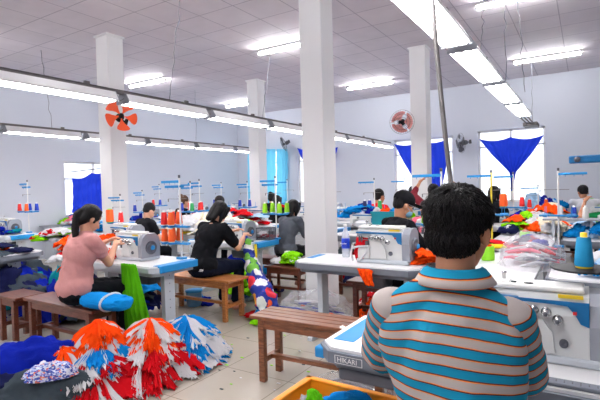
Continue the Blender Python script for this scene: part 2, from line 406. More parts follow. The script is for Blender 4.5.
# ------------------------------------------------------------------ sewing tables
def make_table(edge_m,end_m,L=1.2,D=.58,leg=M_legm,name='sewing_table',brand=False,Hh=.75):
    """origin on the floor under the front left corner; long side along +X"""
    t=empty(name,label='x',cat='sewing table'); c=.07; th=.032
    def outline(o):
        return [(c-o*.4,-o),(L-c+o*.4,-o),(L+o,c-o*.4),(L+o,D-c),(L-c,D+o),(c,D+o),(-o,D-c),(-o,c-o*.4)]
    b=MB(); b.prism(outline(0),Hh-.012,Hh,'z'); b.build('tabletop',M_lam,t)
    b=MB(); b.prism(outline(.018),Hh-th-.03,Hh-.0125,'z'); b.prism(outline(-.03),Hh-.10,Hh-th-.03,'z',0); b.build('edge_band',edge_m,t)
    if end_m is not None:
        for nm,x in (('left',.0),('right',L)):
            b=MB(); s=-1 if x==0 else 1
            xi=.05
            b.box((x+s*(.026-xi/2),D/2,Hh-.030),(xi,D-.10,.070),bev=.008); b.box((x-s*xi,D/2,Hh+.0005),(.055,D-.10,.007))
            b.build('end_trim',end_m,t)
    for x in (.16,L-.16):
        b=MB(); b.box((x,D*.5,.39),(.055,.13,.62),bev=.004)
        b.box((x+.0,D*.5,.68),(.05,D*.82,.035)); 
        for k in range(5): b.box((x+(-.0265 if x<L/2 else .0265),D*.5,.3+.08*k),(.002,.012,.012),1)
        b.build('leg',[leg,M_dkplastic],t)
        b=MB(); b.prism([(D*.02,0.0),(D*.98,0.0),(D*.98,.03),(D*.62,.085),(D*.38,.085),(D*.02,.03)],x-.025,x+.025,'x'); b.build('foot',leg,t)
    b=MB(); b.box((L/2,D*.52,.12),(L-.37,.03,.03)); b.build('crossbar',leg,t)
    b=MB(); b.box((L/2+.05,D*.35,.09),(.30,.2,.02),bev=.006,M=Matrix.Rotation(.0,4,'X')); b.build('pedal',M_dkplastic,t)
    b=MB(); b.box((L*.62,D*.55,Hh-.17),(.20,.2,.14),bev=.02); b.tube([(L*.62-.1,D*.55,Hh-.17),(L*.62-.15,D*.55,Hh-.17)],.05,12); b.build('motor_box',M_dkplastic,t)
    return t
def make_bench(L,D,Hh,m,slats,name='wooden_bench'):
    t=empty(name,label='x',cat='bench')
    w=D/slats
    for k in range(slats):
        MB().box((L/2,w*(k+.5),Hh-.014),(L,w-.006,.028),bev=.004).build('seat_slat' if slats>1 else 'seat',m,t)
    for x in (.09,L-.09):
        for y in (.04,D-.04): MB().box((x,y,(Hh-.028)/2),(.05,.045,Hh-.028),bev=.004).build('leg',m,t)
        MB().box((x,D/2,.16),(.03,D-.125,.04)).build('side_rail',m,t); MB().box((x,D/2,Hh-.065),(.028,D-.125,.07)).build('end_apron',m,t)
    b=MB().box((L/2,D/2,.165),(L-.21,.04,.03)); b.build('stretcher',m,t)
    for y in (.035,D-.035): MB().box((L/2,y,Hh-.063),(L-.23,.022,.066)).build('apron',m,t)
    return t

# ------------------------------------------------------------------ overlock machine
def make_overlock():
    """front faces -Y, origin at the middle of the base; 0.44 wide, 0.29 high"""
    t=empty('overlock_machine',label='x',cat='overlock machine')
    b=MB()
    # main casing (profile in y,z) with the sloped front top
    pr=[(-.115,.035),(-.115,.19),(-.105,.215),(-.085,.262),(-.07,.27),(.10,.27),(.115,.255),(.115,.035)]
    b.prism(pr,-.10,.165,'x'); 
    # arm over the sewing area and the lower bed
    b.prism([(-.09,.20),(-.09,.255),(-.07,.268),(.09,.268),(.10,.255),(.10,.20)],-.215,-.10,'x')
    b.prism([(-.12,.035),(-.12,.115),(-.10,.125),(.10,.125),(.10,.035)],-.195,-.10,'x')
    b.build('body',M_mach,t)
    MB().box((-.0,0,.018),(.43,.25,.034),bev=.01).build('base_plate',M_legm,t)
    b=MB(); b.box((-.03,-.02,.281),(.36,.13,.022),bev=.008); b.box((-.165,-.03,.292),(.06,.08,.012),bev=.004); b.build('top_cover',M_white,t)
    b=MB(); b.lathe([(.012,.285),(.012,.296),(.0,.297)],12,c=(-.12,-.045,0)); b.build('sight_glass',M_glassd,t)
    b=MB(); b.lathe([(.02,.285),(.02,.294),(.0,.296)],12,c=(-.06,-.045,0)); b.build('sight_glass',M_glassd,t)
    # blue stripe following the top and dropping on the right
    st=[(-.215,.247),(.12,.247),(.165,.247),(.165,.155),(.135,.165),(.115,.20),(.09,.228),(.04,.232),(-.215,.235)]
    b=MB(); b.prism([(x,z) for x,z in st],-.118,-.113,'y')
    b.box((-.155,-.098,.241),(.12,.02,.012)); b.build('blue_stripe',M_bluem,t)
    # looper cover, with a curved right edge
    b=MB(); b.prism([(-.085,.045),(.045,.045),(.035,.12),(.0,.17),(-.085,.17)],-.128,-.1155,'y'); b.box((-.145,-.127,.075),(.10,.012,.07),bev=.004); b.build('front_cover',M_mach,t)
    b=MB(); b.lathe([(.017,0),(.017,.008),(.011,.01),(.0,.004)],14,M=Matrix.Translation((.075,-.115,.085))@Matrix.Rotation(PI/2,4,'X')); b.build('knob',M_dkplastic,t)
    for k,(x,z) in enumerate(((-.082,.205),(-.035,.203),(.012,.199),(.054,.174))):
        Mx=Matrix.Translation((x,-.117,z))@Matrix.Rotation(PI/2,4,'X')
        d=MB().lathe([(.020,0),(.020,.006),(.011,.008),(.011,.012),(.018,.014),(.018,.02),(.012,.032),(.0,.034)],16,M=Mx).build('tension_dial',M_steel,t)
        MB().lathe([(.008,.034),(.008,.042),(.0,.043)],10,M=Mx).build('dial_button',M_dkplastic,d)
    # needle area
    b=MB(); b.tube([(-.15,-.03,.20),(-.15,-.03,.14)],.006,8); b.tube([(-.13,-.05,.20),(-.13,-.05,.135)],.004,8); b.box((-.15,-.03,.165),(.02,.02,.03)); b.build('needle_bar',M_steel,t)
    b=MB(); b.box((-.145,-.055,.135),(.025,.09,.008)); b.box((-.145,-.02,.155),(.012,.012,.05)); b.build('presser_foot',M_steel,t)
    b=MB(); b.box((-.15,-.03,.128),(.10,.12,.006)); b.build('needle_plate',M_steel,t)
    b=MB(); 
    for x in (-.19,-.17,-.11): b.box((x,-.105,.19),(.008,.012,.05))
    b.tube([(-.2,-.1,.19),(-.15,-.125,.185),(-.1,-.1,.19)],.003,6); b.box((-.125,-.10,.15),(.03,.03,.05),bev=.004); b.build('thread_guide',M_dkplastic,t)
    b=MB(); b.lathe([(.008,.29),(.008,.318),(.011,.32),(.011,.328),(.004,.33)],10,c=(-.165,-.01,0)); b.build('lifter_pin',M_steel,t)
    # pulley side
    b=MB(); b.prism([(-.115,.03),(-.12,.16),(-.10,.235),(-.055,.272),(.06,.272),(.105,.235),(.118,.16),(.115,.03)],.166,.225,'x'); b.build('side_cover',M_grey,t)
    b=MB(); Mx=Matrix.Translation((.225,-.0,.13))@Matrix.Rotation(PI/2,4,'Y')
    b.lathe([(.068,-.002),(.068,.012),(.060,.02),(.045,.02),(.04,.012),(.036,.012),(.036,.026),(.0,.03)],24,M=Mx); h=b.build('handwheel',M_dkplastic,t)
    MB().lathe([(.024,.028),(.024,.036),(.0,.038)],16,M=Mx).build('wheel_cap',M_blue,h)
    MB().box((.10,-.098,.262),(.09,.004,.014),M=None).build('label_plate',M_yel,t)
    MB().box((.115,-.120,.205),(.014,.004,.012)).build('warning_mark',M_red,t)
    text('JACK',.02,'lettering',M_bluem,t,(-.205,-.1205,.212),(PI/2,0,0))
    return t
# ------------------------------------------------------------------ lockstitch machine
def make_lockstitch():
    t=empty('lockstitch_machine',label='x',cat='sewing machine')
    MB().box((0,0,.02),(.48,.18,.038),bev=.01).build('bed',M_mach,t)
    b=MB(); b.prism([(.06,.04),(.06,.17),(.03,.20),(-.20,.21),(-.235,.22),(-.235,.27),(-.20,.285),(.16,.285),(.20,.27),(.215,.24),(.215,.06),(.20,.04)],-.05,.05,'y'); b.prism([(-.235,.15),(-.19,.15),(-.185,.22),(-.235,.22)],-.04,.04,'y'); b.build('arm',M_mach,t)
    b=MB(); b.box((0,-.052,.27),(.38,.005,.016)); b.box((.13,-.052,.2),(.05,.005,.07)); b.build('blue_stripe',M_bluem,t)
    b=MB(); b.tube([(-.212,0,.15),(-.212,0,.07)],.005,8); b.box((-.212,0,.11),(.012,.02,.02)); b.build('needle_bar',M_steel,t)
    MB().box((-.212,-.01,.045),(.02,.05,.01)).build('presser_foot',M_steel,t)
    b=MB(); Mx=Matrix.Translation((.217,0,.2))@Matrix.Rotation(PI/2,4,'Y'); b.lathe([(.05,0),(.055,.01),(.055,.03),(.04,.035),(.0,.03)],20,M=Mx); b.build('handwheel',M_dkplastic,t)
    b=MB(); b.box((.1,-.06,.12),(.07,.02,.06),bev=.005); b.build('control_box',M_dkplastic,t); MB().lathe([(.02,0),(.02,.01),(.0,.012)],12,M=Matrix.Translation((-.1,-.05,.235))@Matrix.Rotation(PI/2,4,'X')).build('tension_dial',M_steel,t)
    return t
# ------------------------------------------------------------------ thread stand and spools
def make_stand(hpole=.82,arm_dir=-1,ztray=.34,handle=True,arms=2,polem=M_white,tray2=False,L=.26,hx=.12,hy=.09,ox=0):
    t=empty('thread_stand',label='x',cat='thread stand')
    b=MB().box((0,0,.012),(.09,.07,.022),bev=.005); b.build('clamp',M_blue,t)
    MB().tube([(0,0,.02),(0,0,hpole)],.0095,8).build('pole',polem,t)
    for k in range(arms):
        b=MB(); y=.03*k; z=hpole-.05*k-.035
        b.box((arm_dir*L/2,y*1.5,z),(L,.022,.026),bev=.004); 
        if k: b.box((0,y*.75,z),(.02,.06,.02))
        for q in range(3): b.tube([(arm_dir*L*(.25+.3*q),y*1.5,z-.03),(arm_dir*L*(.25+.3*q),y*1.5,z)],.003,4)
        b.build('guide_arm',M_blue,t)
    if handle:
        b=MB(); b.tube([(0,0,hpole),(0,0,hpole+.03)],.012,8); b.build('pole_cap',M_dkplastic,t)
    for z in ([ztray,ztray-.17] if tray2 else [ztray]):
        b=MB(); b.box((ox/2,0,z),(hx*2+.12+abs(ox),.05,.02),bev=.004); b.box((ox-hx,0,z),(.04,hy*2+.06,.018),bev=.004); b.box((ox+hx,0,z),(.04,hy*2+.06,.018),bev=.004)
        for x in (ox-hx,ox+hx):
            for y in (-hy,hy): b.tube([(x,y,z),(x,y,z+.10)],.003,5); b.lathe([(.045,z+.009),(.045,z+.014)],14,c=(x,y,0))
        b.build('spool_tray',M_blue,t)
    b=MB(); b.tube([(-.17,0,ztray+.28),(.1,0,ztray+.28)],.003,5); b.tube([(-.17,0,ztray+.28),(-.17,0,ztray+.25)],.006,5); b.build('guide_wire',M_rail,t)
    return t
SPM={}
def spool_proto(cname,rgb,kind='cone'):
    key=(cname,kind)
    if key in SPM: return SPM[key]
    m=mat('thread_'+cname,srgb(*rgb),.75,0,.08,200,.3,400)
    t=empty('thread_cone',label='x',cat='thread cone')
    if kind=='cone':
        MB().lathe([(.034,.008),(.036,.02),(.026,.13),(.022,.135)],18).build('thread',m,t)
        b=MB(); b.lathe([(.031,0),(.031,.008),(.013,.01),(.013,.155),(.010,.155)],14); b.build('core',M_yel if cname=='teal' else M_white,t)
    else:
        MB().lathe([(.05,.01),(.052,.03),(.048,.17),(.04,.18)],20).build('thread',m,t)
        b=MB(); b.lathe([(.045,0),(.045,.01),(.028,.012),(.028,.19),(.01,.19)],14); b.build('core',mat('lime_plastic',srgb(120,210,90),.5),t)
    SPM[key]=t; return t
TH=dict(orange=(245,95,30),red=(225,40,40),blue=(30,60,170),navy=(28,34,90),lime=(150,215,30),white=(235,235,230),teal=(10,140,190),pink=(240,100,110),green=(40,150,80))
def spool(c,x,y,z,label,group='thread cones on the stands',kind='cone',s=1):
    return inst(spool_proto(c,TH[c],kind),(x,y,z),0,label,group,s)

T_grey=make_table(M_edge,None); T_blue=make_table(M_legm,M_blue); 
BN=make_bench(1.1,.3,.5,M_wood,4); BO=make_bench(1.15,.36,.46,M_woodo,1); BD=make_bench(1.1,.3,.46,M_woodd,1)
OV=make_overlock(); LK=make_lockstitch()
ST=make_stand(); ST2=make_stand(tray2=True,ztray=.33,hx=.05,hy=.055,ox=-.13); STR=make_stand(arm_dir=1,arms=1); STK=make_stand(polem=mat('yellow_pole',srgb(240,215,60),.5),arm_dir=-1,arms=1); ST1=make_stand(arms=1)

GT='sewing tables'; TZ=.7501
# --- foreground table beside the man
fg=inst(T_grey,(-1.02,1.74,0),0,'near sewing table with grey edge and HIKARI lettering beside the striped man',GT)
fg.children[0]
text('HIKARI',.03,'lettering',M_print,fg,(.107,-.0188,.699),(PI/2,0,0))
b=MB()
for (a,c_,d_,e_) in ((.096,.099,.692,.727),(.222,.225,.692,.727),(.096,.225,.692,.694),(.096,.225,.725,.727)): b.box(((a+c_)/2,-.0188,(d_+e_)/2),(c_-a,.001,e_-d_))
b.build('lettering_frame',M_print,fg)
b=MB().box((.08,.3,.751),(.10,.4,.002)); b.build('blue_corner_trim',M_blue,fg)
b=MB().box((-.012,.06,.70),(.05,.05,.05),bev=.008); b.build('corner_clip',M_blue,fg)
b=MB().box((.22,.10,.63),(.26,.16,.05),bev=.01); b.build('drawer_tray',M_dkplastic,fg)
t2=inst(T_grey,(-2.38,3.64,0),0,'sewing table with white top and grey edge carrying the water bottle',GT)
b=MB().box((.05,.36,.751),(.07,.26,.002)); b.build('blue_corner_trim',M_blue,t2)
# machine on the foreground table
m=inst(OV,(-.145,2.09,TZ),0,'large white overlock machine with blue stripe and four dials nearest the viewer','overlock machines',(.92,1.0,.99))
m=inst(OV,(-1.55,3.95,TZ),0,'white overlock machine beside the water bottle and red bag','overlock machines',1.14)
# cutting tables forming the white strip to the right of the man
def make_strip():
    t=empty('cutting_table',label='x',cat='cutting table')
    MB().box((.33,.73,.735),(.66,1.46,.03),bev=.004).build('tabletop',M_lam,t)
    MB().box((.33,.73,.70),(.58,1.38,.04)).build('apron',M_legm,t)
    for x in (.06,.60):
        for y in (.08,1.38): MB().box((x,y,.34),(.04,.04,.68)).build('leg',M_legm,t)
    return t
CT=make_strip()
for k,(y,l) in enumerate(((2.72,'white cutting table just behind the man in the striped shirt'),(4.2,'white cutting table under the clear bag of garment pieces'),(5.68,'white cutting table carrying the lime, blue and cream garment pile'),(7.16,'white cutting table farther back under the blue garment pile'),(8.64,'farthest white cutting table of the strip before the far window'))):
    inst(CT,(-.98,y,0),0,l,'white cutting tables in a strip')
# --- tables: (proto,x,y,label)
TL=[
 ('g',-.24,3.72,'sewing table behind the near overlock machine, under pale blue fabric'),
 ('g',-.24,6.2,'sewing table at the right covered by bright blue fabric pieces'),
 ('b',-.24,8.2,'sewing table at the right in front of the person in the white shirt'),
 ('b',-.24,10.2,'farthest sewing table at the right edge of the hall'),
 ('b',-4.56,2.82,'blue trimmed sewing table of the woman in the dusty pink top'),
 ('b',-4.78,4.58,'blue trimmed sewing table of the woman in the black tee'),
 ('b',-4.62,6.5,'blue trimmed sewing table of the woman in the grey top'),
 ('b',-4.7,8.0,'sewing table two rows behind the woman in the grey top'),
 ('b',-4.7,9.5,'farthest sewing table of the row behind the woman in the grey top'),
 ('g',-3.2,5.9,'sewing table holding the teal bin behind the tallest column'),
 ('b',-2.1,5.05,'sewing table in front of the man in the black cap'),
 ('b',-3.2,7.75,'sewing table below the person with the round black hair'),
 ('b',-2.2,7.9,'sewing table before the person in the white cap'),
 ('b',-3.2,9.3,'sewing table in the last row left of the far middle column'),
 ('b',-2.15,9.6,'sewing table in the last row right of the far middle column'),
 ('g',-6.95,2.55,'low grey edged sewing table cut by the left edge of the picture'),
 ('b',-6.05,3.55,'sewing table behind the head of the woman in pink'),
 ('b',-6.15,5.15,'sewing table of the woman with the white shoulder stripes'),
 ('b',-6.1,6.9,'sewing table behind the woman with the white shoulder stripes'),
 ('b',-6.1,8.5,'sewing table in the fourth row left of the middle aisle'),
 ('b',-6.1,10.1,'sewing table in the last row left of the middle aisle'),
 ('b',-9.5,3.9,'blue edged sewing table with a grey machine at the far left'),
 ('b',-8.05,4.9,'sewing table to the left of the column with the orange fan'),
 ('b',-8.05,6.6,'sewing table behind the column with the orange fan'),
 ('b',-8.05,8.3,'sewing table beside the far left column'),
 ('b',-8.05,10.0,'sewing table behind the far left column'),
 ('b',-9.6,5.6,'sewing table near the left wall in the second row'),
 ('b',-9.6,7.2,'sewing table near the left wall in the third row'),
 ('b',-9.6,8.9,'sewing table near the left wall in the fourth row'),
 ('b',-9.6,10.5,'sewing table in the far left corner of the hall'),
]
for k,(p,x,y,l) in enumerate(TL): inst(T_grey if p=='g' else T_blue,(x,y,0),0,l,GT)
# --- machines on them: (proto, x,y,label)
GO='overlock machines'; GL='lockstitch sewing machines'
MA=[
 (OV,-3.98,3.13,'grey sided overlock machine in front of the woman in the dusty pink top'),
 (OV,-4.02,4.82,'grey sided overlock machine in front of the woman in the black tee'),
 (LK,-4.05,6.8,'white sewing machine in front of the woman in the grey top'),
 (OV,-4.1,8.3,'white machine one row beyond the woman in the grey top'),
 (LK,-4.1,9.8,'small white machine farthest down the row of the woman in the grey top'),
 (LK,-2.75,6.2,'white sewing machine left of the teal bin'),
 (OV,-1.5,5.35,'white machine partly hidden behind the man in the black cap'),
 (LK,-2.6,7.9,'white sewing machine below the person with round black hair'),
 (OV,-1.75,8.2,'small white machine under the person in the white cap'),
 (LK,-2.7,9.6,'distant white machine left of the far middle column'),
 (OV,-1.6,9.9,'distant white machine right of the far middle column'),
 (OV,-5.15,3.9,'grey sided overlock machine behind the head of the woman in pink'),
 (OV,-5.5,5.45,'machine in front of the woman with white shoulder stripes'),
 (LK,-5.5,7.2,'white machine in the third row left of the middle aisle'),
 (LK,-5.5,8.8,'white machine in the fourth row left of the middle aisle'),
 (OV,-5.5,10.4,'white machine in the last row left of the middle aisle'),
 (OV,-8.85,4.2,'rounded grey machine at the left edge of the picture'),
 (LK,-7.5,5.2,'white machine just left of the column with the orange fan'),
 (OV,-7.5,6.9,'white machine seen behind the column with the orange fan'),
 (LK,-7.5,8.6,'white machine beside the foot of the far left column'),
 (LK,-7.5,10.3,'white machine behind the far left column'),
 (LK,-9.0,5.9,'white machine near the left wall, second row'),
 (OV,-9.0,7.5,'white machine near the left wall, third row'),
 (LK,-9.0,9.2,'white machine near the left wall, fourth row'),
 (LK,-9.0,10.8,'white machine in the far left corner'),
 (LK,.35,6.5,'white sewing machine on the right hand table with bright blue fabric'),
 (LK,.3,8.5,'white sewing machine in front of the person in the white shirt'),
]
for p,x,y,l in MA: inst(p,(x,y,TZ),0,l,GO if p is OV else GL)
# --- thread stands
GS='thread stands'
def stand(p,x,y,l,rz=0,s=1,z=TZ):
    return inst(p,(x,y,z),rz,l,GS,s)
SL=[]
def stand_at(proto,px,py,h,l,spools=(),rz=0,yy=None,zt=.34,s=1.0):
    """pole top seen at a pixel; the pole stands on a table (level .75), top at .75+h"""
    p=at(px,py,.75+h) if yy is None else atY(px,py,yy)
    hs=(p.z-.75)/.85
    stand(proto,p.x,p.y,l,rz,(1,1,hs))
    for k,(c,kind) in enumerate(spools):
        hx,hy,ox=(.05,.055,-.13) if proto is ST2 else (.12,.09,0); dx,dy=((ox-hx,-hy),(ox+hx,-hy),(ox-hx,hy),(ox+hx,hy))[k%4]
        q=Matrix.Rotation(rz,3,'Z')@V((dx,dy,0))
        lvl=zt*hs+.75+.014
        if k>3: lvl-= .17*hs
        spool(c,p.x+q.x,p.y+q.y,lvl,'%s %s cone on the %s'%(('first','second','third','fourth','fifth','sixth','seventh','eighth')[k],c,l),'thread cones on the stands',kind)
    return p
C='cone';B='big'
stand_at(ST,27,180,0,'blue armed stand at the far left edge',((('red',C)),('orange',C),('blue',C),('blue',C)),yy=4.45)
stand_at(ST,120,194,0,'stand left of the column foot with the big orange cone',((('orange',B)),('red',C),('pink',C)),yy=4.08)
stand_at(ST2,179,175,0,'tall stand at the right end of the pink woman table',(('red',C),('orange',C),('red',C),('orange',C),('orange',C),('orange',C),('orange',C),('orange',C)),yy=3.3,zt=.33)
stand_at(ST,190,181,0,'stand behind the tall one, left of the black tee woman',(('blue',C),('green',C),('red',C),('red',C)),yy=5.5)
stand_at(ST,199,179,0,'white pole stand above the head of the black tee woman',(('white',C),('red',C)),yy=5.6)
stand_at(ST,221,182,0,'small distant stand right of the black tee woman',(('blue',C),('blue',C),('navy',C)),yy=7.4)
stand_at(ST,247,181,0,'stand left of the pale blue curtains',(('blue',C),('blue',C)),yy=7.0)
stand_at(ST,275,176,0,'dark blue armed stand before the pale blue curtains',(('lime',C),('lime',C),('lime',C),('lime',C)),yy=5.12)
stand_at(STR,287,179,0,'stand at the right of the pale blue curtains',(),yy=8.4,rz=PI)
stand_at(ST1,374,178,0,'stand over the teal bin',(('navy',C),('green',C),('blue',C)),yy=6.42)
stand_at(ST1,441,168,0,'blue armed stand above the black cap',(('lime',C),),yy=4.1)
stand_at(STK,491,170,0,'yellow poled stand right of the striped man',(),yy=5.5)
stand_at(ST1,513,172,0,'stand under the tip of the gathered curtain',(('orange',B),('red',C),('orange',C)),yy=7.1)
stand_at(STR,558,168,0,'white poled stand at the right with the arm pointing right',(),yy=5.5)
stand_at(ST1,335,177,0,'stand peeping out right of the tallest column',(('red',C),),yy=6.3)
stand_at(ST,142,190,0,'small stand behind the woman with white shoulder stripes',(('blue',C),),yy=6.0)
stand_at(ST,159,184,0,'distant stand at mid left with a cone of red thread',(('red',C),('blue',C)),yy=7.6)
stand_at(ST1,404,178,0,'distant stand above the white cap',(('white',C),),yy=8.5)
stand_at(ST1,538,185,0,'small distant stand at the right of the gathered curtain',(('red',C),('orange',C)),yy=8.4)
# foreground stand: big blue arm at the right edge, dark disc with the teal cone
t=empty('thread_stand',(.30,2.21,TZ),0,'large thread stand at the right edge behind the nearest overlock machine','thread stand',GS)
MB().tube([(0,0,.0),(0,0,.83)],.01,10).build('pole',M_white,t)
b=MB(); b.box((-.17,0,.785),(.38,.028,.032),bev=.006); b.build('guide_arm',M_bluem,t)
b=MB(); b.lathe([(.012,0),(.012,.006),(.0,.007)],12,M=Matrix.Translation((-.33,-.015,.785))@Matrix.Rotation(PI/2,4,'X')); b.build('arm_bolt',M_dkplastic,t)
MB().box((0,0,.02),(.09,.08,.03),bev=.005).build('clamp',M_bluem,t)
pd=atD(584,269,1.86)
lx,ly,lz=pd.x-.30,pd.y-2.21,pd.z-TZ
b=MB(); b.tube([(0,0,lz-.01),(lx,ly,lz-.01)],.006,8); b.build('spool_bracket',M_rail,t)
b=MB(); b.lathe([(.03,-.004),(.115,-.002),(.122,.004),(.11,.006),(.0,.004)],28,c=(lx,ly,lz)); b.build('spool_disc',M_black,t)
spool('teal',pd.x,pd.y,pd.z+.006,'tall teal thread cone with yellow core on the dark disc at the right','thread cones on the stands','cone',(.98,.98,.92))
# machine bed strip and fabric guard of the near machine
b=MB(); b.box((.02,1.775,.758),(.60,.05,.014),bev=.004)
for k in range(24): b.box((-.26+.024*k,1.775,.7655),(.004,.03 if k%5==0 else .018,.001),1)
o=b.build('measuring_strip',[M_edge,M_dkplastic]); tag(o,'grey measuring strip with dark marks along the front of the nearest machine','measuring strip')

# ------------------------------------------------------------------ benches
GB='wooden benches'
BNCH=[(BN,-2.16,2.68,.03,1,'slatted brown wooden bench in the middle foreground'),
(BO,-4.42,3.72,0,1,'orange brown bench under the woman in the black tee'),
(BD,-4.62,2.28,0,1,'dark wooden bench under the woman in dusty pink'),
(BD,-.75,.98,0,1,'bench hidden under the man in the striped shirt'),
(BD,-4.1,5.22,0,1,'dark red bench under the woman in the grey top'),
(BD,-2.15,4.3,0,1,'dark wooden bench under the man in the black cap'),
(BD,-6.1,4.3,0,1,'bench under the woman with white shoulder stripes'),
(BD,-2.9,5.2,0,1,'dark bench behind the water bottle'),
(BD,-3.4,7.12,0,1,'bench under the person with round black hair'),
(BD,-3.5,8.5,0,1,'bench under the person in the white cap'),
(BD,-6.1,6.2,0,1,'bench in the third row left of the middle aisle'),
(BD,-.5,9.35,0,1,'bench under the person in the white shirt')]
for p,x,y,rz,s,l in BNCH: inst(p,(x,y,0),rz,l,GB)
inst(BD,(-3.52,4.70,0),0,'short dark bench with lime fabric left of the foot of the tallest column',GB,(.5,1,1))
t=make_bench(.42,.3,.46,M_woodd,1,'wooden_stool'); t.location=(-5.06,2.22,0); tag(t,'square dark wooden stool left of the woman in dusty pink','stool')

# ------------------------------------------------------------------ organic shapes
def _ell(c,r,Rm=None,n=16,k=12):
    vs=[];fs=[]
    c=V(c)
    for i in range(k+1):
        th=PI*i/k
        for j in range(n):
            ph=2*PI*j/n; p=V((r[0]*math.sin(th)*math.cos(ph),r[1]*math.sin(th)*math.sin(ph),r[2]*math.cos(th)))
            if Rm is not None: p=Rm@p
            vs.append(c+p)
    for i in range(k):
        for j in range(n): fs.append((i*n+j,(i+1)*n+j,(i+1)*n+(j+1)%n,i*n+(j+1)%n))
    return vs,fs
def _cap(p0,r0,p1,r1,n=14):
    p0=V(p0);p1=V(p1); d=p1-p0; L=max(d.length,1e-5); q=V((0,0,1)).rotation_difference(d.normalized()).to_matrix()
    rings=[]
    for i in range(6): a=-PI/2+PI/2*i/5; rings.append((r0*math.cos(a),r0*math.sin(a)))
    for i in range(6): a=PI/2*i/5; rings.append((r1*math.cos(a),L+r1*math.sin(a)))
    vs=[];fs=[]
    for r,z in rings:
        for j in range(n): vs.append(p0+q@V((max(r,1e-4)*math.cos(2*PI*j/n),max(r,1e-4)*math.sin(2*PI*j/n),z)))
    for i in range(len(rings)-1):
        for j in range(n): fs.append((i*n+j,i*n+(j+1)%n,(i+1)*n+(j+1)%n,(i+1)*n+j))
    return vs,fs
def blob(prims,voxel,smooth=4,wr=0,ws=9,seed=0):
    b=MB()
    for p in prims:
        v,f=_ell(*p[1:]) if p[0]=='e' else _cap(*p[1:])
        b.add(v,f)
    me=b.mesh('tmp'); bm=bmesh.new(); bm.from_mesh(me)
    bmesh.ops.remove_doubles(bm,verts=bm.verts,dist=2e-4); bmesh.ops.recalc_face_normals(bm,faces=bm.faces); bm.to_mesh(me); bm.free()
    o=bpy.data.objects.new('tmp',me); col.objects.link(o)
    r=o.modifiers.new('r','REMESH'); r.mode='VOXEL'; r.voxel_size=voxel; r.use_smooth_shade=True
    s=o.modifiers.new('s','SMOOTH'); s.iterations=smooth; s.factor=.5
    dg=bpy.context.evaluated_depsgraph_get(); out=bpy.data.meshes.new_from_object(o.evaluated_get(dg))
    bpy.data.objects.remove(o)
    if wr:
        ns=[v.normal.copy() for v in out.vertices]
        for v,nn in zip(out.vertices,ns):
            c=v.co*ws+V((seed*3.1,0,seed)); a=noise.noise(c+V((0,0,noise.noise(c*.6)*1.5))); a2=noise.noise(c*2.3)
            v.co+=nn*wr*((1-abs(a)*2.6)+.5*a2)
    return out
def to_mb(me,b=None,mi=0,M=None):
    b=b or MB(); b.add([v.co.copy() for v in me.vertices],[tuple(p.vertices) for p in me.polygons],mi,True,M); return b
def ik(a,b,l1,l2,pole):
    d=b-a; L=min(d.length,(l1+l2)*.999); u=d.normalized(); b=a+u*L
    x=(l1*l1-l2*l2+L*L)/(2*L); h=math.sqrt(max(l1*l1-x*x,1e-6)); pp=(pole-u*pole.dot(u)).normalized()
    return a+u*x+pp*h,b
def hand_prims(w,d,nrm,side,s=1.0,curl=.9):
    """palm + five fingers from wrist w, direction d, palm facing nrm; side +1 when the thumb leaves towards cross(d,nrm)"""
    d=d.normalized(); nrm=(nrm-d*nrm.dot(d)).normalized(); x=d.cross(nrm)*side
    P=[]; P.append(('c',w-d*.01,.024*s,w+d*.02*s,.024*s))
    for k,(o,L) in enumerate(((.026,.070),(.009,.078),(-.009,.073),(-.026,.058))):
        k0=w+d*.085*s+x*o*s
        P.append(('c',w+d*.015*s+x*o*.5*s,.013*s,k0,.0105*s))
        a=.25+curl*.25; p=k0; dd=d
        for j,fr in enumerate((.45,.3,.25)):
            a_=curl*(.35,.6,.45)[j]; ax=x*(1)*side
            dd=(dd*math.cos(a_)+nrm*math.sin(a_)).normalized(); nr=(nrm*math.cos(a_)-d*math.sin(a_))
            q=p+dd*L*fr*s; P.append(('c',p,(.0098-.001*j)*s,q,(.009-.001*j)*s)); p=q
    t0=w+d*.025*s+x*.024*s; t1=t0+(d*.5+x*.75+nrm*.3).normalized()*.038*s; t2=t1+(d*.85+x*.25+nrm*.35).normalized()*.03*s; t3=t2+(d*.9+nrm*.4).normalized()*.022*s
    P+= [('c',t0,.015*s,t1,.0115*s),('c',t1,.011*s,t2,.010*s),('c',t2,.0095*s,t3,.0085*s)]
    return P
M_hair=mat('black_hair',(.006,.005,.006),.5,0,.3,60,.5,300,spec=.22)
M_hairb=mat('brown_hair',(.09,.04,.018),.5,0,.3,60,.5,300,spec=.3)
M_eye=mat('eye_dark',(.02,.015,.015),.2)
def skin(rgb,n): return mat('skin_'+n,srgb(*rgb),.5,0,.05,25,.08,150,spec=.35)
SK1=skin((214,160,132),'light'); SK2=skin((190,132,100),'tan')
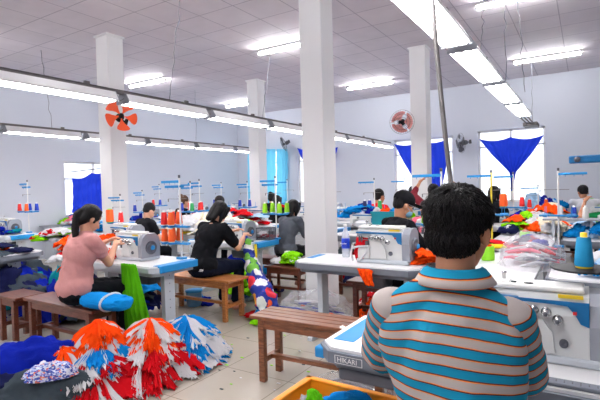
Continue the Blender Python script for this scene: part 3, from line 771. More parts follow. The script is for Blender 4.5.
def person(loc,rz,label,top,trous,sk=SK1,seatz=.47,lean=.25,pitch=.5,yaw=0,roll=0,hands=((-.12,.42,.84),(.12,.42,.84)),hair='bob',sleeve=.55,s=1.0,
           voxel=.014,legs=True,build=1.0,shorts=.95,hairm=None,stand=False,cap=None,mask=False,collar=False,extra=None,turn=0.0,fem=True,neck=.135,poles=((-.45,-.25,-1),(.45,-.25,-1)),shr=.055,shoff=((0,0,0),(0,0,0)),hx=0):
    hairm=hairm or M_hair
    root=empty('person',loc,rz,label,'person')
    Z0=seatz+.10*s; pel=V((0,0,Z0))
    def sp(t,k=1.0): # spine, bending gently forward
        a=lean*(.35+.65*t/.5)*k; return pel+V((0,math.sin(a)*t*s,math.cos(a)*t*s))
    nb=sp(.50); Sh=sp(.44 if shr>.05 else .418); ax=(sp(.5)-sp(.3)).normalized()
    RB=Matrix.Rotation(-lean,3,'X')
    wsh=(.155 if fem else .185)*s*build
    Tz=Matrix.Rotation(turn,3,'Z')
    shl=[Sh+Tz@V((sd*wsh,.0,0))+V(shoff[i_]) for i_,sd in enumerate((-1,1))]
    hd=nb+V((hx,math.sin(lean*.8+.12)*neck,math.cos(lean*.8+.12)*neck))*s
    HR=(Matrix.Rotation(yaw,4,'Z')@Matrix.Rotation(-pitch,4,'X')@Matrix.Rotation(roll,4,'Y')).to_3x3()
    def hp(x,y,z): return hd+HR@V((x*s,y*s,z*s))
    P=[('e',pel,(.165*s*build,.125*s,.12*s)),('c',pel,.115*s*build,sp(.22),.105*s*build),('e',sp(.33),(.145*s*build,.105*s*build,.17*s),RB),
       ('c',shl[0],shr*s,shl[1],shr*s),('c',sp(.42),.07*s,nb,.05*s),('c',nb-V((0,.0,.02)),.052*s,hp(0,-.02,-.055),.05*s)]
    H=[('e',hp(0,-.012,.025),(.074*s,.092*s,.088*s),HR),('e',hp(0,.028,-.03),(.06*s,.060*s,.078*s),HR),('e',hp(0,.048,-.082),(.036*s,.032*s,.03*s),HR),
       ('c',hp(0,.084,.0),.008*s,hp(0,.102,-.034),.0125*s),('e',hp(0,.086,-.062),(.022*s,.012*s,.010*s),HR)]
    for sd in(-1,1): H+=[('e',hp(sd*.073,-.008,-.018),(.010*s,.02*s,.031*s),HR),('e',hp(sd*.03,.062,-.03),(.026*s,.022*s,.024*s),HR)]
    T=[]; Tr=[]
    g=.014*s
    T+= [('e',pel+V((0,0,.03)),(.186*s*build,.149*s,.115*s)),('c',sp(.06),(.118*s*build+g),sp(.22),.112*s*build+g*.6),('e',sp(.33),(.150*s*build+g,.112*s*build+g,.165*s),RB),
         ('c',shl[0],.060*s+g*.5,shl[1],.060*s+g*.5),('c',sp(.40),.085*s,sp(.475),.062*s+g*.3)]
    sleeves=[]; handsP=[]
    for i,sd in enumerate((-1,1)):
        a=shl[i]; tgt=V(hands[i])*1.0; tgt=V((tgt.x*s,tgt.y*s,tgt.z))
        el,wr=ik(a,tgt,.28*s,.24*s,V(poles[i]))
        P+=[('c',a,min(.05,shr)*s*build,el,.036*s*build),('c',el,.037*s*build,wr,.024*s)]
        e2=a.lerp(el,min(1,sleeve)); 
        sleeves.append((a,el,wr,e2))
        T.append(('c',a,.058*s*build+g*.4,e2,.050*s*build+g*.5))
        if sleeve>1: T.append(('c',el,.045*s+g*.5,el.lerp(wr,min(1,sleeve-1)),.035*s+g*.4))
        fd=(wr-el).normalized(); fd=(fd+V((-sd*.35,.25,-.15))).normalized()
        handsP.append(hand_prims(wr,fd,V((0,0,-1)),-sd*1,.95*s))
    if legs and not stand:
        for sd in(-1,1):
            hip=pel+V((sd*.085*s,.02,-.01)); kn=V((sd*.12*s,.43*s,seatz+.075)); an=V((sd*.11*s,.36*s,.085))
            P+=[('c',hip,.085*s,kn,.055*s),('c',kn,.052*s,an,.034*s),('c',an+V((0,-.02,-.045)),.034*s,an+V((0,.13*s,-.055)),.027*s)]
            Tr+=[('c',hip,.095*s,kn,.064*s)]
            if shorts>.3: Tr.append(('c',kn,.062*s,kn.lerp(an,shorts-.05),.05*s))
        Tr.append(('e',pel+V((0,0,-.01)),(.176*s*build,.137*s,.112*s)))
    body=to_mb(blob(P,voxel,4))
    bh=to_mb(blob(H,min(voxel,.008),3),body)
    for hp_ in handsP: to_mb(blob(hp_,.0042 if voxel<.016 else .007,2),body)
    for sd in(-1,1):
        v,f=_ell(hp(sd*.028,.0815,.003),(.014*s,.006*s,.006*s),HR); body.add(v,f,1,True)
        v,f=_ell(hp(sd*.030,.084,.022),(.018*s,.005*s,.003*s),HR); body.add(v,f,1,True)
    body.build('body',[sk,M_eye],root)
    if top is not None:
        c=to_mb(blob(T,voxel,4,.006*s,10,R0.random()*9)).build('shirt',top,root)
    if Tr: to_mb(blob(Tr,voxel,4,.005*s,12,3)).build('trousers',trous,root)
    # hair
    Hh=[]
    if hair in('bob','pony','short','bun','long'):
        Hh=[('e',hp(0,-.026,.036),(.087*s,.095*s,.090*s),HR),('e',hp(0,-.055,-.02),(.076*s,.055*s,.075*s),HR)]
        if hair in('bob','long'):
            dz=.07 if hair=='bob' else .16
            for sd in(-1,1): Hh+=[('c',hp(sd*.070,-.01,.03),.028*s,hp(sd*.074,.01,-.06),.026*s),('c',hp(sd*.074,.01,-.06),.026*s,hp(sd*.066,.035,-.10-dz*.5),.014*s),('c',hp(sd*.05,-.055,.0),.04*s,hp(sd*.050,-.055,-.06-dz),.026*s),('c',hp(sd*.045,.045,.085),.026*s,hp(sd*.072,.045,.01),.014*s),('c',hp(sd*.072,.045,.01),.014*s,hp(sd*.072,.045,-.05),.012*s)]
            Hh.append(('c',hp(0,-.07,0),.05*s,hp(0,-.07,-.07-dz),.034*s))
        if hair=='pony':
            a=hp(0,-.112,.01); p=[a,a+V((0,-.03,-.03))*s,a+V((.0,-.05,-.13))*s,a+V((-.0,-.055,-.26))*s,a+V((.0,-.04,-.38))*s]
            for k in range(4): Hh.append(('c',p[k],(.026,.034,.032,.024)[k]*s,p[k+1],(.034,.032,.024,.008)[k]*s))
            for sd in(-1,1): Hh+=[('c',hp(sd*.055,.015,.075),.026*s,hp(sd*.074,.02,.02),.015*s),('c',hp(sd*.074,.03,.02),.013*s,hp(sd*.076,.012,-.03),.012*s)]
        if hair=='bun': Hh.append(('e',hp(0,-.09,.09),(.05*s,.05*s,.045*s)))
        if hair=='short':
            Hh=[('e',hp(0,-.022,.040),(.084*s,.095*s,.088*s),HR),('e',hp(0,-.05,-.01),(.072*s,.05*s,.06*s),HR)]
        me=blob(Hh,min(voxel,.009),3)
        ns=[v.normal.copy() for v in me.vertices]; RI=HR.transposed()
        for v,nn in zip(me.vertices,ns):
            l=RI@(v.co-hd); a_=math.atan2(l.x,l.y+.02); v.co+=nn*.0045*s*noise.noise(V((a_*9,l.z*6,1.7)))
        to_mb(me).build('hair',hairm,root)
    if cap:
        me=blob([('e',hp(0,-.015,.045),(.090*s,.104*s,.082*s),HR)],.007,2)
        bb=to_mb(me); v,f=_ell(hp(0,.120,.040),(.078*s,.085*s,.009*s),HR); bb.add(v,f,0,True); v,f=_ell(hp(0,-.01,.127),(.01*s,.01*s,.006*s),HR); bb.add(v,f,0,True); bb.build('cap',cap,root)
    if mask:
        bb=MB(); v,f=_ell(hp(0,.05,-.055),(.056*s,.058*s,.048*s),HR); bb.add(v,f,0,True)
        for sd in(-1,1): bb.tube([hp(sd*.05,.06,-.04),hp(sd*.082,-.01,-.02)],.0022,5)
        bb.build('face_mask',mat('mask_blue',srgb(130,180,215),.8),root)
        gl=MB()
        for sd in(-1,1): gl.tube([hp(sd*.06,.092,.008),hp(sd*.087,.0,.004)],.003,5); gl.tube([hp(sd*.03+.024*math.cos(a*PI/6),.098,.004+.02*math.sin(a*PI/6)) for a in range(13)],.002,5)
        gl.build('glasses',M_steel,root)
    return root,dict(hd=hd,HR=HR,hp=hp,nb=nb,sp=sp,shl=shl,sleeves=sleeves,pel=pel)

K_pink=cloth('dusty_pink',(196,140,138)); K_black=cloth('black',(24,25,29)); K_jean=cloth('dark_denim',(22,28,46)); K_dark=cloth('dark_trousers',(22,24,29))
K_grey=cloth('grey_top',(92,96,106)); K_rosy=cloth('rose_pink',(236,110,130)); K_whiteT=cloth('white_tee',(226,226,232)); K_maroon=cloth('maroon',(120,40,50))
K_coral=cloth('coral',(236,120,120)); K_capw=cloth('white_cap',(222,222,226)); K_capb=cloth('black_cap',(26,26,30))
def px_head(px,py,d): return atD(px,py,d)
# woman in pink (profile towards the right)
person((-3.84,2.34,0),-.15,'woman in a dusty pink top with a long black ponytail sewing on a bench',K_pink,K_dark,SK1,lean=.24,pitch=.62,hands=((-.20,.38,.97),(-.04,.40,.95)),hair='pony',sleeve=.5,voxel=.011,s=1.02,seatz=.49,build=1.06)
_,J=person((-3.76,3.84,0),-.14,'woman in a black tee and dark jeans with shoulder length hair at her machine',K_black,K_jean,SK1,lean=.42,pitch=.75,hands=((-.1,.52,.92),(.12,.52,.88)),hair='bob',sleeve=.7,voxel=.011,s=1.07,seatz=.455,build=1.08)
b=MB().box((.125,-.118,.56),(.075,.012,.012),M=None); b.box((.125,-.12,.545),(.06,.01,.004)); b.build('back_pocket_patch',M_print,_)
person((-5.62,4.45,0),-.1,'woman in black with white shoulder stripes beyond the woman in pink',K_black,K_dark,SK1,lean=.3,pitch=.6,hair='short',voxel=.018,s=.98)
person((-6.55,6.1,0),-.3,'woman with tied brown hair behind the one with white stripes',K_dark,K_dark,SK1,lean=.2,pitch=.2,hair='bun',hairm=M_hairb,voxel=.02,s=1.0,seatz=.52)
person((-5.25,5.75,0),.2,'person with black hair half hidden behind the woman in the black tee',K_whiteT,K_dark,SK1,lean=.15,pitch=.2,hair='short',voxel=.02,s=1.0,seatz=.5)
person((-3.58,5.3,0),-.15,'woman in a grey top bending over her work left of the tallest column',K_grey,K_dark,SK1,lean=.3,pitch=.5,hair='bob',sleeve=.8,voxel=.014,s=.98)
person((-6.2,8.6,0),0,'distant person with black hair before the pale blue curtains',K_dark,K_dark,SK1,lean=.1,pitch=.2,hair='bun',voxel=.022,s=1.0,seatz=.5)
person((-5.75,8.1,0),0,'second distant person before the pale blue curtains',K_black,K_dark,SK1,lean=.2,pitch=.4,hair='bob',voxel=.022,s=1.0,seatz=.45)
person((-3.02,7.25,0),-.4,'person with round black hair and red collar right of the teal bin',K_red if False else cloth('bright_red',(222,36,44)),K_dark,SK2,lean=.1,pitch=.1,hair='short',voxel=.018,s=1.05,seatz=.5,sleeve=.4)
person((-3.1,8.6,0),-.5,'person in a coral top and white cap at a far machine',K_coral,K_dark,SK1,lean=.2,pitch=.3,hair='short',cap=K_capw,voxel=.018,s=1.0,seatz=.53,sleeve=.6)
person((-3.42,10.35,0),.2,'person with black hair just right of the white cap',K_dark,K_dark,SK1,lean=.1,pitch=.2,hair='short',voxel=.02,s=1.0,seatz=.56)
person((-1.66,4.26,0),-.75,'man in a black cap and black tee with glasses and blue mask',K_black,K_dark,SK2,lean=.25,pitch=.45,hands=((-.1,.5,.84),(.14,.46,.84)),hair='short',cap=K_capb,mask=True,sleeve=.7,voxel=.012,s=1.10,seatz=.47,fem=False)
person((-1.75,6.05,0),.5,'person in a rose pink top right of the man in the black cap',K_rosy,K_dark,SK1,lean=.5,pitch=.7,hair='short',voxel=.016,s=.98,seatz=.46,hands=((-.1,.5,.84),(.14,.46,.84)))
person((-1.98,7.0,0),.0,'person in maroon with raised arms in front of the middle window',K_maroon,K_dark,SK2,lean=.05,pitch=-.1,hair='bun',voxel=.018,s=1.05,seatz=.56,hands=((-.25,.2,1.5),(.25,.2,1.45)),sleeve=1.5)
person((-1.42,8.55,0),-.3,'woman in dark top right of the yellow pole before the curtained window',K_dark,K_dark,SK2,lean=.2,pitch=.4,hair='bob',hairm=M_hair,voxel=.02,s=1.05,seatz=.50)
person((.02,9.5,0),.3,'person in a white shirt at the far right with black hair',K_whiteT,K_dark,SK2,lean=.35,pitch=.5,hair='short',voxel=.018,s=1.05,seatz=.5,fem=False,sleeve=.6)
person((.42,7.4,0),.4,'person at the right picture edge with bare arm and green work',cloth('green_dark',(20,110,60)),K_dark,SK2,lean=.5,pitch=.6,hair='short',voxel=.018,s=1.0,seatz=.45,hands=((-.3,.4,1.15),(.0,.46,.9)))
# ------------------------------------------------------------------ the man in the striped shirt
def stripe_mat(axis_off=0.0):
    m=bpy.data.materials.new('striped_jersey'); nt,N,L,b=nodes(m); tc=N.new('ShaderNodeTexCoord'); at_=N.new('ShaderNodeAttribute'); at_.attribute_name='knit_row'
    ad=N.new('ShaderNodeMath'); ad.operation='ADD'; ad.inputs[1].default_value=axis_off+10; L.new(at_.outputs['Fac'],ad.inputs[0])
    dv=N.new('ShaderNodeMath'); dv.operation='DIVIDE'; dv.inputs[1].default_value=.0485; L.new(ad.outputs[0],dv.inputs[0])
    fr=N.new('ShaderNodeMath'); fr.operation='FRACT'; L.new(dv.outputs[0],fr.inputs[0])
    cr=N.new('ShaderNodeValToRGB'); cr.color_ramp.interpolation='CONSTANT'; L.new(fr.outputs[0],cr.inputs[0])
    st=[(0,(70,30,40)),(.055,(232,120,50)),(.10,(176,166,162)),(.50,(236,128,48)),(.545,(90,36,40)),(.60,(24,134,168)),(.995,(24,134,168))]
    e=cr.color_ramp.elements; e[0].position=0; e[0].color=(*srgb(*st[0][1]),1); e[1].position=st[1][0]; e[1].color=(*srgb(*st[1][1]),1)
    for p,c in st[2:]: q=e.new(p); q.color=(*srgb(*c),1)
    L.new(cr.outputs[0],b.inputs['Base Color']); b.inputs['Roughness'].default_value=.85; b.inputs['Specular IOR Level'].default_value=.1
    nz=N.new('ShaderNodeTexNoise'); nz.inputs['Scale'].default_value=400; L.new(tc.outputs['Object'],nz.inputs['Vector']); bp=N.new('ShaderNodeBump'); bp.inputs['Strength'].default_value=.2; bp.inputs['Distance'].default_value=.002
    L.new(nz.outputs['Fac'],bp.inputs['Height']); L.new(bp.outputs['Normal'],b.inputs['Normal']); return m
MLOC=V((-.292,1.216,0)); S_=1.03
man,J=person(MLOC,.26,'man in a blue, grey and orange striped polo shirt seen from behind',None,K_dark,SK2,seatz=.582,lean=.10,pitch=.12,yaw=-.44,hands=((-.10,.42,.86),(.14,.42,.90)),hair='none',s=S_,voxel=.009,fem=False,build=.85,neck=.128,hx=.016,shoff=((-.006,0,-.004),(-.024,.0,-.02)),shr=.040,poles=((-.9,-.3,-1),(.32,-.30,-1)),legs=True)
sp=J['sp'];pel=J['pel'];shl=J['shl'];nb=J['nb'];s=S_
M_st=stripe_mat(.012)
def knit(o,fn):
    a=o.data.attributes.new('knit_row','FLOAT','POINT')
    for i_,v in enumerate(o.data.vertices): a.data[i_].value=fn(v.co)
RB=Matrix.Rotation(-.10,3,'X')
T=[('e',pel+V((0,0,.02)),(.185*s,.14*s,.12*s)),('c',sp(.04),.135*s,sp(.22),.125*s),('e',sp(.12),(.158*s,.12*s,.16*s),RB),('e',sp(.26),(.172*s,.112*s,.21*s),RB),
   ('c',shl[0]+V((.03,0,-.012)),.052*s,shl[1]-V((.03,0,.012)),.052*s),('c',shl[0]+V((.02,-.01,.0)),.048*s,nb+V((-.03,-.015,-.02)),.046*s),('c',shl[1]+V((-.02,-.01,.0)),.048*s,nb+V((.03,-.015,-.02)),.046*s),('c',sp(.40),.10*s,sp(.47),.070*s)]
for i,sd in enumerate((-1,1)):
    T.append(('e',shl[i]+V((-sd*.03,-.005,-.09)),(.065*s,.08*s,.12*s)))
me=blob(T,.009,16,.004,7,2)
shirt=to_mb(me).build('shirt',M_st,man)
ztop=nb.z
def torso_row(c):
    w=max(0,min(1,(c.z-(ztop-.42))/.36)); x=c.x-nb.x; return c.z+.09*x+1.35*x*x*w*w
knit(shirt,torso_row)
for i,sd in enumerate((-1,1)):
    a,el,wr,e2=J['sleeves'][i]
    d=(el-a).normalized(); q=V((0,0,-1)).rotation_difference(d).to_matrix()
    # sleeve in its own frame: local -Z runs down the arm
    P=[('c',(0,0,-.004),.056*s,(0,0,-.10),.063*s),('c',(0,0,-.1),.062*s,(0,0,-.215),.070*s)]
    me=blob(P,.008,4,.006,8,5+i)
    me2=bmesh.new(); me2.from_mesh(me); bmesh.ops.bisect_plane(me2,geom=me2.verts[:]+me2.edges[:]+me2.faces[:],plane_co=(0,0,-.262),plane_no=(0,0,-1),clear_outer=True); me2.to_mesh(me); me2.free()
    o=to_mb(me).build('sleeve',M_st,man); top_=(math.floor((a.z+.055+10.012)/.0485)+.35)*.0485-10.012-a.z-.02
    knit(o,lambda c,z=a.z: min(c.z,top_)+z+.02); o.matrix_local=Matrix.Translation(a)@q.to_4x4()
    sd_=o.modifiers.new('thick','SOLIDIFY'); sd_.thickness=.003
# collar: a folded band round the neck
cb=MB(); n=40; rows=[(0.058,.024),(.063,.030),(.072,.024),(.088,.002),(.096,-.012),(.091,-.016)]
vs=[]
for r,z in rows:
    for k in range(n):
        a=2*PI*k/n; f=max(0,math.sin(a)); vs.append(nb+V((r*1.08*s*math.cos(a),r*.98*s*math.sin(a)-.004,(z-.045*f-.012)*s+.012)))
cb.add(vs,[(i*n+k,i*n+(k+1)%n,(i+1)*n+(k+1)%n,(i+1)*n+k) for i in range(len(rows)-1) for k in range(n)],0,True)
knit(cb.build('collar',M_st,man),lambda c:c.z+.012)
# hair: a close cap of hair plus many short locks lying on it
hp=J['hp'];HR=J['HR'];hd=J['hd']
rr=random.Random(5)
base=[((0,-.016,.028),(.080,.098,.084)),((0,-.046,-.022),(.069,.056,.056))]
me=blob([('e',hp(*c),[k*s for k in r],HR) for c,r in base],.007,3)
hb=to_mb(me).build('hair',M_hair,man)
loc=MB(); whorl=V((0.01,-.05,.09)).normalized()
from mathutils.bvhtree import BVHTree
bv=BVHTree.FromPolygons([v.co.copy() for v in me.vertices],[tuple(p.vertices) for p in me.polygons])
def skinp(l):
    p=hd+HR@l; h=bv.find_nearest(p); return h[0],h[1]
cnt=0
while cnt<4200:
    d=V((rr.gauss(0,1),rr.gauss(0,1),rr.gauss(0,1))).normalized()
    if d.z<-.75: continue
    if d.y>.55 and d.z<.35: continue
    if d.z<-.1 and d.y>.1: continue
    if d.z<-.15 and abs(d.x)>.93: continue
    cnt+=1
    tan=(d-whorl*d.dot(whorl)); tan=(whorl*-1+d*whorl.dot(d)) ; tan.normalize()
    sw=d.cross(tan)*rr.uniform(-.45,.45)
    tan=(tan+sw+d*rr.uniform(-.0,.18)).normalized()
    L=rr.uniform(.018,.038)*(1.15 if d.z>.3 else .8); w_=rr.uniform(.0016,.0032)
    p,nn=skinp(d*.12*s)
    t3=HR@tan; t3=(t3-nn*t3.dot(nn)).normalized(); side=t3.cross(nn).normalized(); vs=[]
    lift=rr.uniform(.003,.007)*(1.5 if d.z>.5 else .8)
    for j in range(4):
        u=j/3; c=p+t3*L*u+nn*(lift*math.sin(u*PI*.75)-.003*u*u+.0005); ww=w_*(1-u**2)+.0002
        vs+=[c-side*ww,c+nn*ww*.8,c+side*ww]
    fs=[]
    for j in range(3):
        for k in range(3): fs.append((j*3+k,j*3+(k+1)%3,(j+1)*3+(k+1)%3,(j+1)*3+k))
    loc.add(vs,fs,0,True)
loc.build('short_locks',M_hair,hb)

# ------------------------------------------------------------------ garments, bundles, bags
COL=dict(orange=(245,78,14),red=(196,16,28),lblue=(14,132,205),royal=(16,34,150),lime=(130,210,16),green=(84,172,16),white=(212,212,216),cream=(240,226,200),
  slate=(62,72,80),navy=(24,28,66),pink=(235,120,140),teal=(12,128,140),yellow=(245,215,50),pale=(170,205,235),dgreen=(30,120,70),grey=(150,150,158))
def CM(n): return cloth(n,COL[n])
def lump_mesh(seed,sub=4):
    bm=bmesh.new(); bmesh.ops.create_icosphere(bm,subdivisions=sub,radius=1); o=V((seed*7.3,seed*2.1,seed))
    for v in bm.verts:
        p=v.co.copy(); q=p*1.3+o
        w=V((noise.noise(q*1.1),noise.noise(q*1.1+V((9,0,0))),noise.noise(q*1.1+V((0,9,0)))))*1.2
        rd=1-abs(noise.noise(q*1.8+w))*2.2; r2=1-abs(noise.noise(q*4+w*2))*2.4; r3=1-abs(noise.noise(q*8+w*2))*2
        r=.70+.30*noise.noise(q*.9)+.24*rd+.13*r2+.05*r3
        v.co=p*r
        if v.co.z<0: v.co.z*=.12
    me=bpy.data.meshes.new('garment'); bm.to_mesh(me); bm.free(); 
    for f in me.polygons: f.use_smooth=True
    me.materials.append(None); return me
def rag_mesh(seed,n=30):
    rr=random.Random(seed); o=V((seed*3.7,seed,seed*5.1)); vs=[]
    ang=rr.uniform(0,PI)
    for j in range(n+1):
        for i in range(n+1):
            u=i/n*2-1; v=j/n*2-1
            x=u*(1+.25*noise.noise(V((v*1.5,seed,0)))); y=v*(1+.25*noise.noise(V((u*1.5,0,seed))))*.75
            a=u*math.cos(ang)+v*math.sin(ang)
            z=.55*math.exp(-1.1*(u*u+v*v))+.16*(1-abs(noise.noise(V((a*3,v*.6,0))+o))*2.5)+.08*noise.noise(V((u*4,v*4,2))+o)
            x+=.18*noise.noise(V((u*2,v*2,5))+o); y+=.18*noise.noise(V((u*2,v*2,9))+o)
            vs.append((x,y,max(z,-.02)))
    fs=[(j*(n+1)+i,j*(n+1)+i+1,(j+1)*(n+1)+i+1,(j+1)*(n+1)+i) for j in range(n) for i in range(n)]
    bm=bmesh.new(); b=MB().add(vs,fs,0,True); me=b.mesh('garment'); bm.from_mesh(me); bm.faces.ensure_lookup_table()
    bmesh.ops.solidify(bm,geom=bm.faces[:],thickness=.03); bm.to_mesh(me); bm.free()
    for f in me.polygons: f.use_smooth=True
    me.materials.append(None); return me
LUMPS=[lump_mesh(k+1) for k in range(6)]; RAGS=[rag_mesh(k+11) for k in range(6)]
RP=random.Random(21)
def garment(me,loc,rz,sc_,m,label,group,tilt=0):
    o=bpy.data.objects.new('garment',me); col.objects.link(o); o.location=loc; o.rotation_euler=(RP.uniform(-tilt,tilt),RP.uniform(-tilt,tilt),rz); o.scale=sc_
    o.material_slots[0].link='OBJECT'; o.material_slots[0].material=CM(m)
    return tag(o,label,'garment',group)
NAMEC=dict(lblue='bright blue',royal='royal blue',pale='pale blue',slate='slate grey',dgreen='dark green')
FARP={}
def pile(x,y,z,rx,ry,h,cols,n,where,rag=.5,size=.5):
    if z<.01: size*=1.35; h*=1.15
    """n separate crumpled garments heaped over an ellipse; the far ones, a few pixels each, go into one mass"""
    far=(y>7.3) or z<.01 and y>4.2 or x<-8.6
    for k in range(n):
        c=cols[k%len(cols)]; t=k/max(1,n-1)
        a=RP.uniform(0,2*PI); r=math.sqrt(RP.random())*(1-.55*t)
        px=x+rx*r*math.cos(a); py=y+ry*r*math.sin(a); s=size*max(rx,ry)*RP.uniform(.75,1.15)
        s=min(s,max(rx,ry))
        zz=z+h*.72*t*(1-.4*r)
        is_r=RP.random()<rag; me=(RAGS if is_r else LUMPS)[RP.randrange(6)]; sc_=(s,s*.8,h*(.50 if not is_r else .65)*RP.uniform(.8,1.1))
        if far:
            FARP.setdefault(c,[]).append((me,Matrix.LocRotScale(V((px,py,zz)),Euler((0,0,RP.uniform(0,6.3))),V(sc_)))); continue
        cn_=NAMEC.get(c,c)
        garment(me,(px,py,zz),RP.uniform(0,6.3),sc_,c,'crumpled %s garment piece %s'%(cn_,where),'crumpled garments %s'%where,.12)
# piles on tables: (x,y,z,rx,ry,h,cols,n,where)
T=.752
pile(-.72,7.0,T,.27,.6,.26,['lime','royal','orange','white','lime','navy','white','orange'],26,'beside the head of the striped man, lime and blue',size=.27,rag=.6)
pile(-.55,7.75,T,.36,.5,.34,['orange','cream','orange','white','cream'],12,'with orange cloth behind the lime one')
pile(-.42,6.95,T,.19,.45,.24,['cream','white','cream'],16,'of cream cloth on the white cutting table',size=.3)
pile(-.70,9.3,T,.5,.5,.42,['lblue','lblue','royal','pale'],16,'of bright blue cloth below the far window')
pile(-.05,9.8,T,.45,.4,.30,['lime','white','lime'],10,'of lime and white cloth by the person in white')
pile(.12,6.5,T,.33,.2,.2,['lblue','lblue','lblue','pale'],20,'of bright blue cloth on the right hand table',size=.36)
pile(.1,7.1,T,.30,.2,.16,['white','lime','pale'],6,'behind the bright blue one at the right')
pile(.2,4.05,T,.40,.24,.20,['pale','lblue','pale','lblue','white'],20,'around the foot of the teal cone',size=.38)
x_,y_=at(530,250,.76).x,at(530,250,.76).y
pile(x_,y_,T,.17,.24,.15,['royal','red','navy','royal','white','red'],16,'of blue and red strips behind the clear bag',rag=.8,size=.45)
pile(-.83,5.1,T,.10,.3,.09,['white','yellow','navy','red'],8,'left of the lime thread roll')
pile(-1.24,4.0,T,.10,.14,.13,['orange','orange','orange'],5,'of orange cloth right of the small overlock machine',size=.9)
pile(-1.32,5.2,T,.22,.2,.17,['red','pink','dgreen','orange'],9,'before the man in the black cap')
pile(-2.85,6.35,T+.22,.32,.15,.20,['lblue','royal','white','lblue'],10,'on top of the machine left of the teal bin')
pile(-2.55,7.95,T,.3,.3,.2,['yellow','lime','cream'],5,'behind the teal bin')
pile(-4.0,5.1,T,.35,.2,.12,['red','white','red'],6,'in front of the black tee woman')
pile(-3.72,4.68,T,.07,.05,.04,['lime','red','royal'],5,'of lime snips on the black tee woman table')
pile(-3.75,3.45,.95,.01,.01,.01,['white'],0,'x')
pile(-5.2,5.4,T,.55,.32,.32,['cream','white','cream','yellow','white'],16,'of cream cloth behind the tall thread stand')
pile(-4.6,5.6,T,.3,.2,.2,['lime','white','lime'],6,'of lime cloth left of the black tee woman')
pile(-5.4,6.9,T,.5,.3,.25,['red','white','pale','red'],8,'of red and white cloth in the third row')
pile(-4.2,7.2,T,.4,.25,.2,['white','pale','lime'],8,'on the table of the woman in grey')
pile(-4.35,2.98,T,.18,.2,.16,['orange','red','white','orange'],8,'under the hands of the woman in pink')
pile(-4.75,3.05,T,.16,.3,.14,['white','orange','white','red'],6,'left of the work of the woman in pink')
pile(-5.35,3.75,T,.3,.2,.14,['orange','white','orange'],7,'of orange pieces behind the woman in pink')
pile(-4.80,2.95,.64,.16,.16,.34,['orange','orange','white','orange','orange'],6,'of orange cloth on the left of the woman in pink',rag=1,size=2.0)
pile(-6.7,3.8,T,.36,.3,.20,['red','white','royal','red','lime','white'],14,'of red, white and blue cloth at the left')
pile(-6.0,2.8,.752,.25,.2,.12,['slate','navy','orange','white'],6,'on the low table at the left edge',size=.7)
pile(-7.3,5.2,T,.5,.3,.22,['royal','lblue','white','pale'],8,'of blue cloth left of the orange fan column')
pile(-9.2,5.9,T,.55,.3,.30,['pink','lime','royal','red','lime','white'],14,'under the slanting blue cloth by the wall')
pile(-8.9,4.2,T,.35,.2,.15,['royal','white','royal','teal'],7,'beside the grey machine at the far left')
pile(-7.2,7.0,T,.4,.3,.25,['royal','white','red'],6,'behind the orange fan column')
pile(-7.2,8.5,T,.5,.3,.25,['white','red','lblue'],8,'beside the foot of the far left column')
pile(-7.2,10.2,T,.5,.3,.25,['royal','white','red'],6,'behind the far left column')
pile(-5.5,8.8,T,.5,.3,.25,['red','white','lblue'],8,'in the fourth row of tables')
pile(-4.2,8.4,T,.4,.25,.25,['lblue','white','orange'],6,'left of the tallest column far back')
pile(-5.5,10.4,T,.5,.3,.25,['lblue','white','red'],6,'in the last row before the pale curtains')
pile(-9.0,7.6,T,.5,.3,.25,['royal','white','lblue'],6,'near the left wall')
pile(-1.7,8.3,T,.4,.25,.2,['pink','white','dgreen'],6,'under the white cap')
pile(-2.7,9.6,T,.4,.25,.3,['lblue','white','red'],6,'left of the far middle column')
pile(.35,8.6,T,.35,.25,.25,['dgreen','lime','dgreen'],7,'of green cloth at the right picture edge')
pile(-3.24,4.86,.462,.24,.12,.17,['lime','lime','white','lime'],12,'of lime strips on the short dark bench',size=.45)
pile(-1.4,6.0,T,.3,.3,.2,['royal','lime','white'],5,'right of the person in rose pink')
# piles on the floor
pile(-5.15,3.05,.003,.34,.28,.5,['navy','slate','royal','navy','teal'],12,'of dark cloth between stool and low left table')
pile(-1.95,4.75,.003,.26,.18,.24,['red','orange','white','red'],12,'of red cloth on the floor under the bottle table')
pile(-1.6,4.3,.003,.12,.1,.06,['red','red'],3,'of red scraps by the bench',size=.6)
pile(-5.9,2.85,.003,.45,.35,.5,['royal','navy','royal','slate','teal','navy'],16,'of dark blue cloth under the low left table')
pile(-6.7,3.3,.003,.4,.3,.5,['navy','royal','slate','lime'],10,'in the shadow behind the low left table')
pile(-5.55,3.35,.003,.3,.3,.35,['lime','navy','royal','lblue'],10,'of lime and blue cloth beside the wooden stool')
pile(-4.5,3.4,.003,.35,.25,.45,['navy','slate','royal','lblue'],10,'under the table of the woman in pink')
pile(-5.5,2.35,.003,.2,.15,.25,['lime','lblue','royal'],6,'of lime cloth on the floor at the left edge')
pile(-3.85,4.75,.003,.35,.25,.28,['lime','lblue','navy','lime'],9,'on the floor below the black tee woman')
pile(-3.0,4.0,.003,.22,.15,.10,['lblue','lime','red','lime'],9,'of scraps on the floor by the patterned bag',size=.5)
pile(-4.25,4.2,.003,.2,.15,.10,['royal','lblue'],4,'behind the legs of the orange brown bench')
pile(-4.8,5.9,.003,.4,.3,.4,['lblue','royal','white'],6,'on the floor behind the black tee woman')
pile(-3.0,6.3,.003,.4,.3,.45,['navy','slate','red'],8,'in the shade under the teal bin table')
pile(.1,4.5,.003,.4,.3,.5,['slate','red','navy','orange'],8,'on the floor behind the nearest machine')
pile(.2,6.8,.003,.5,.3,.4,['navy','slate','cream'],6,'under the right hand table')
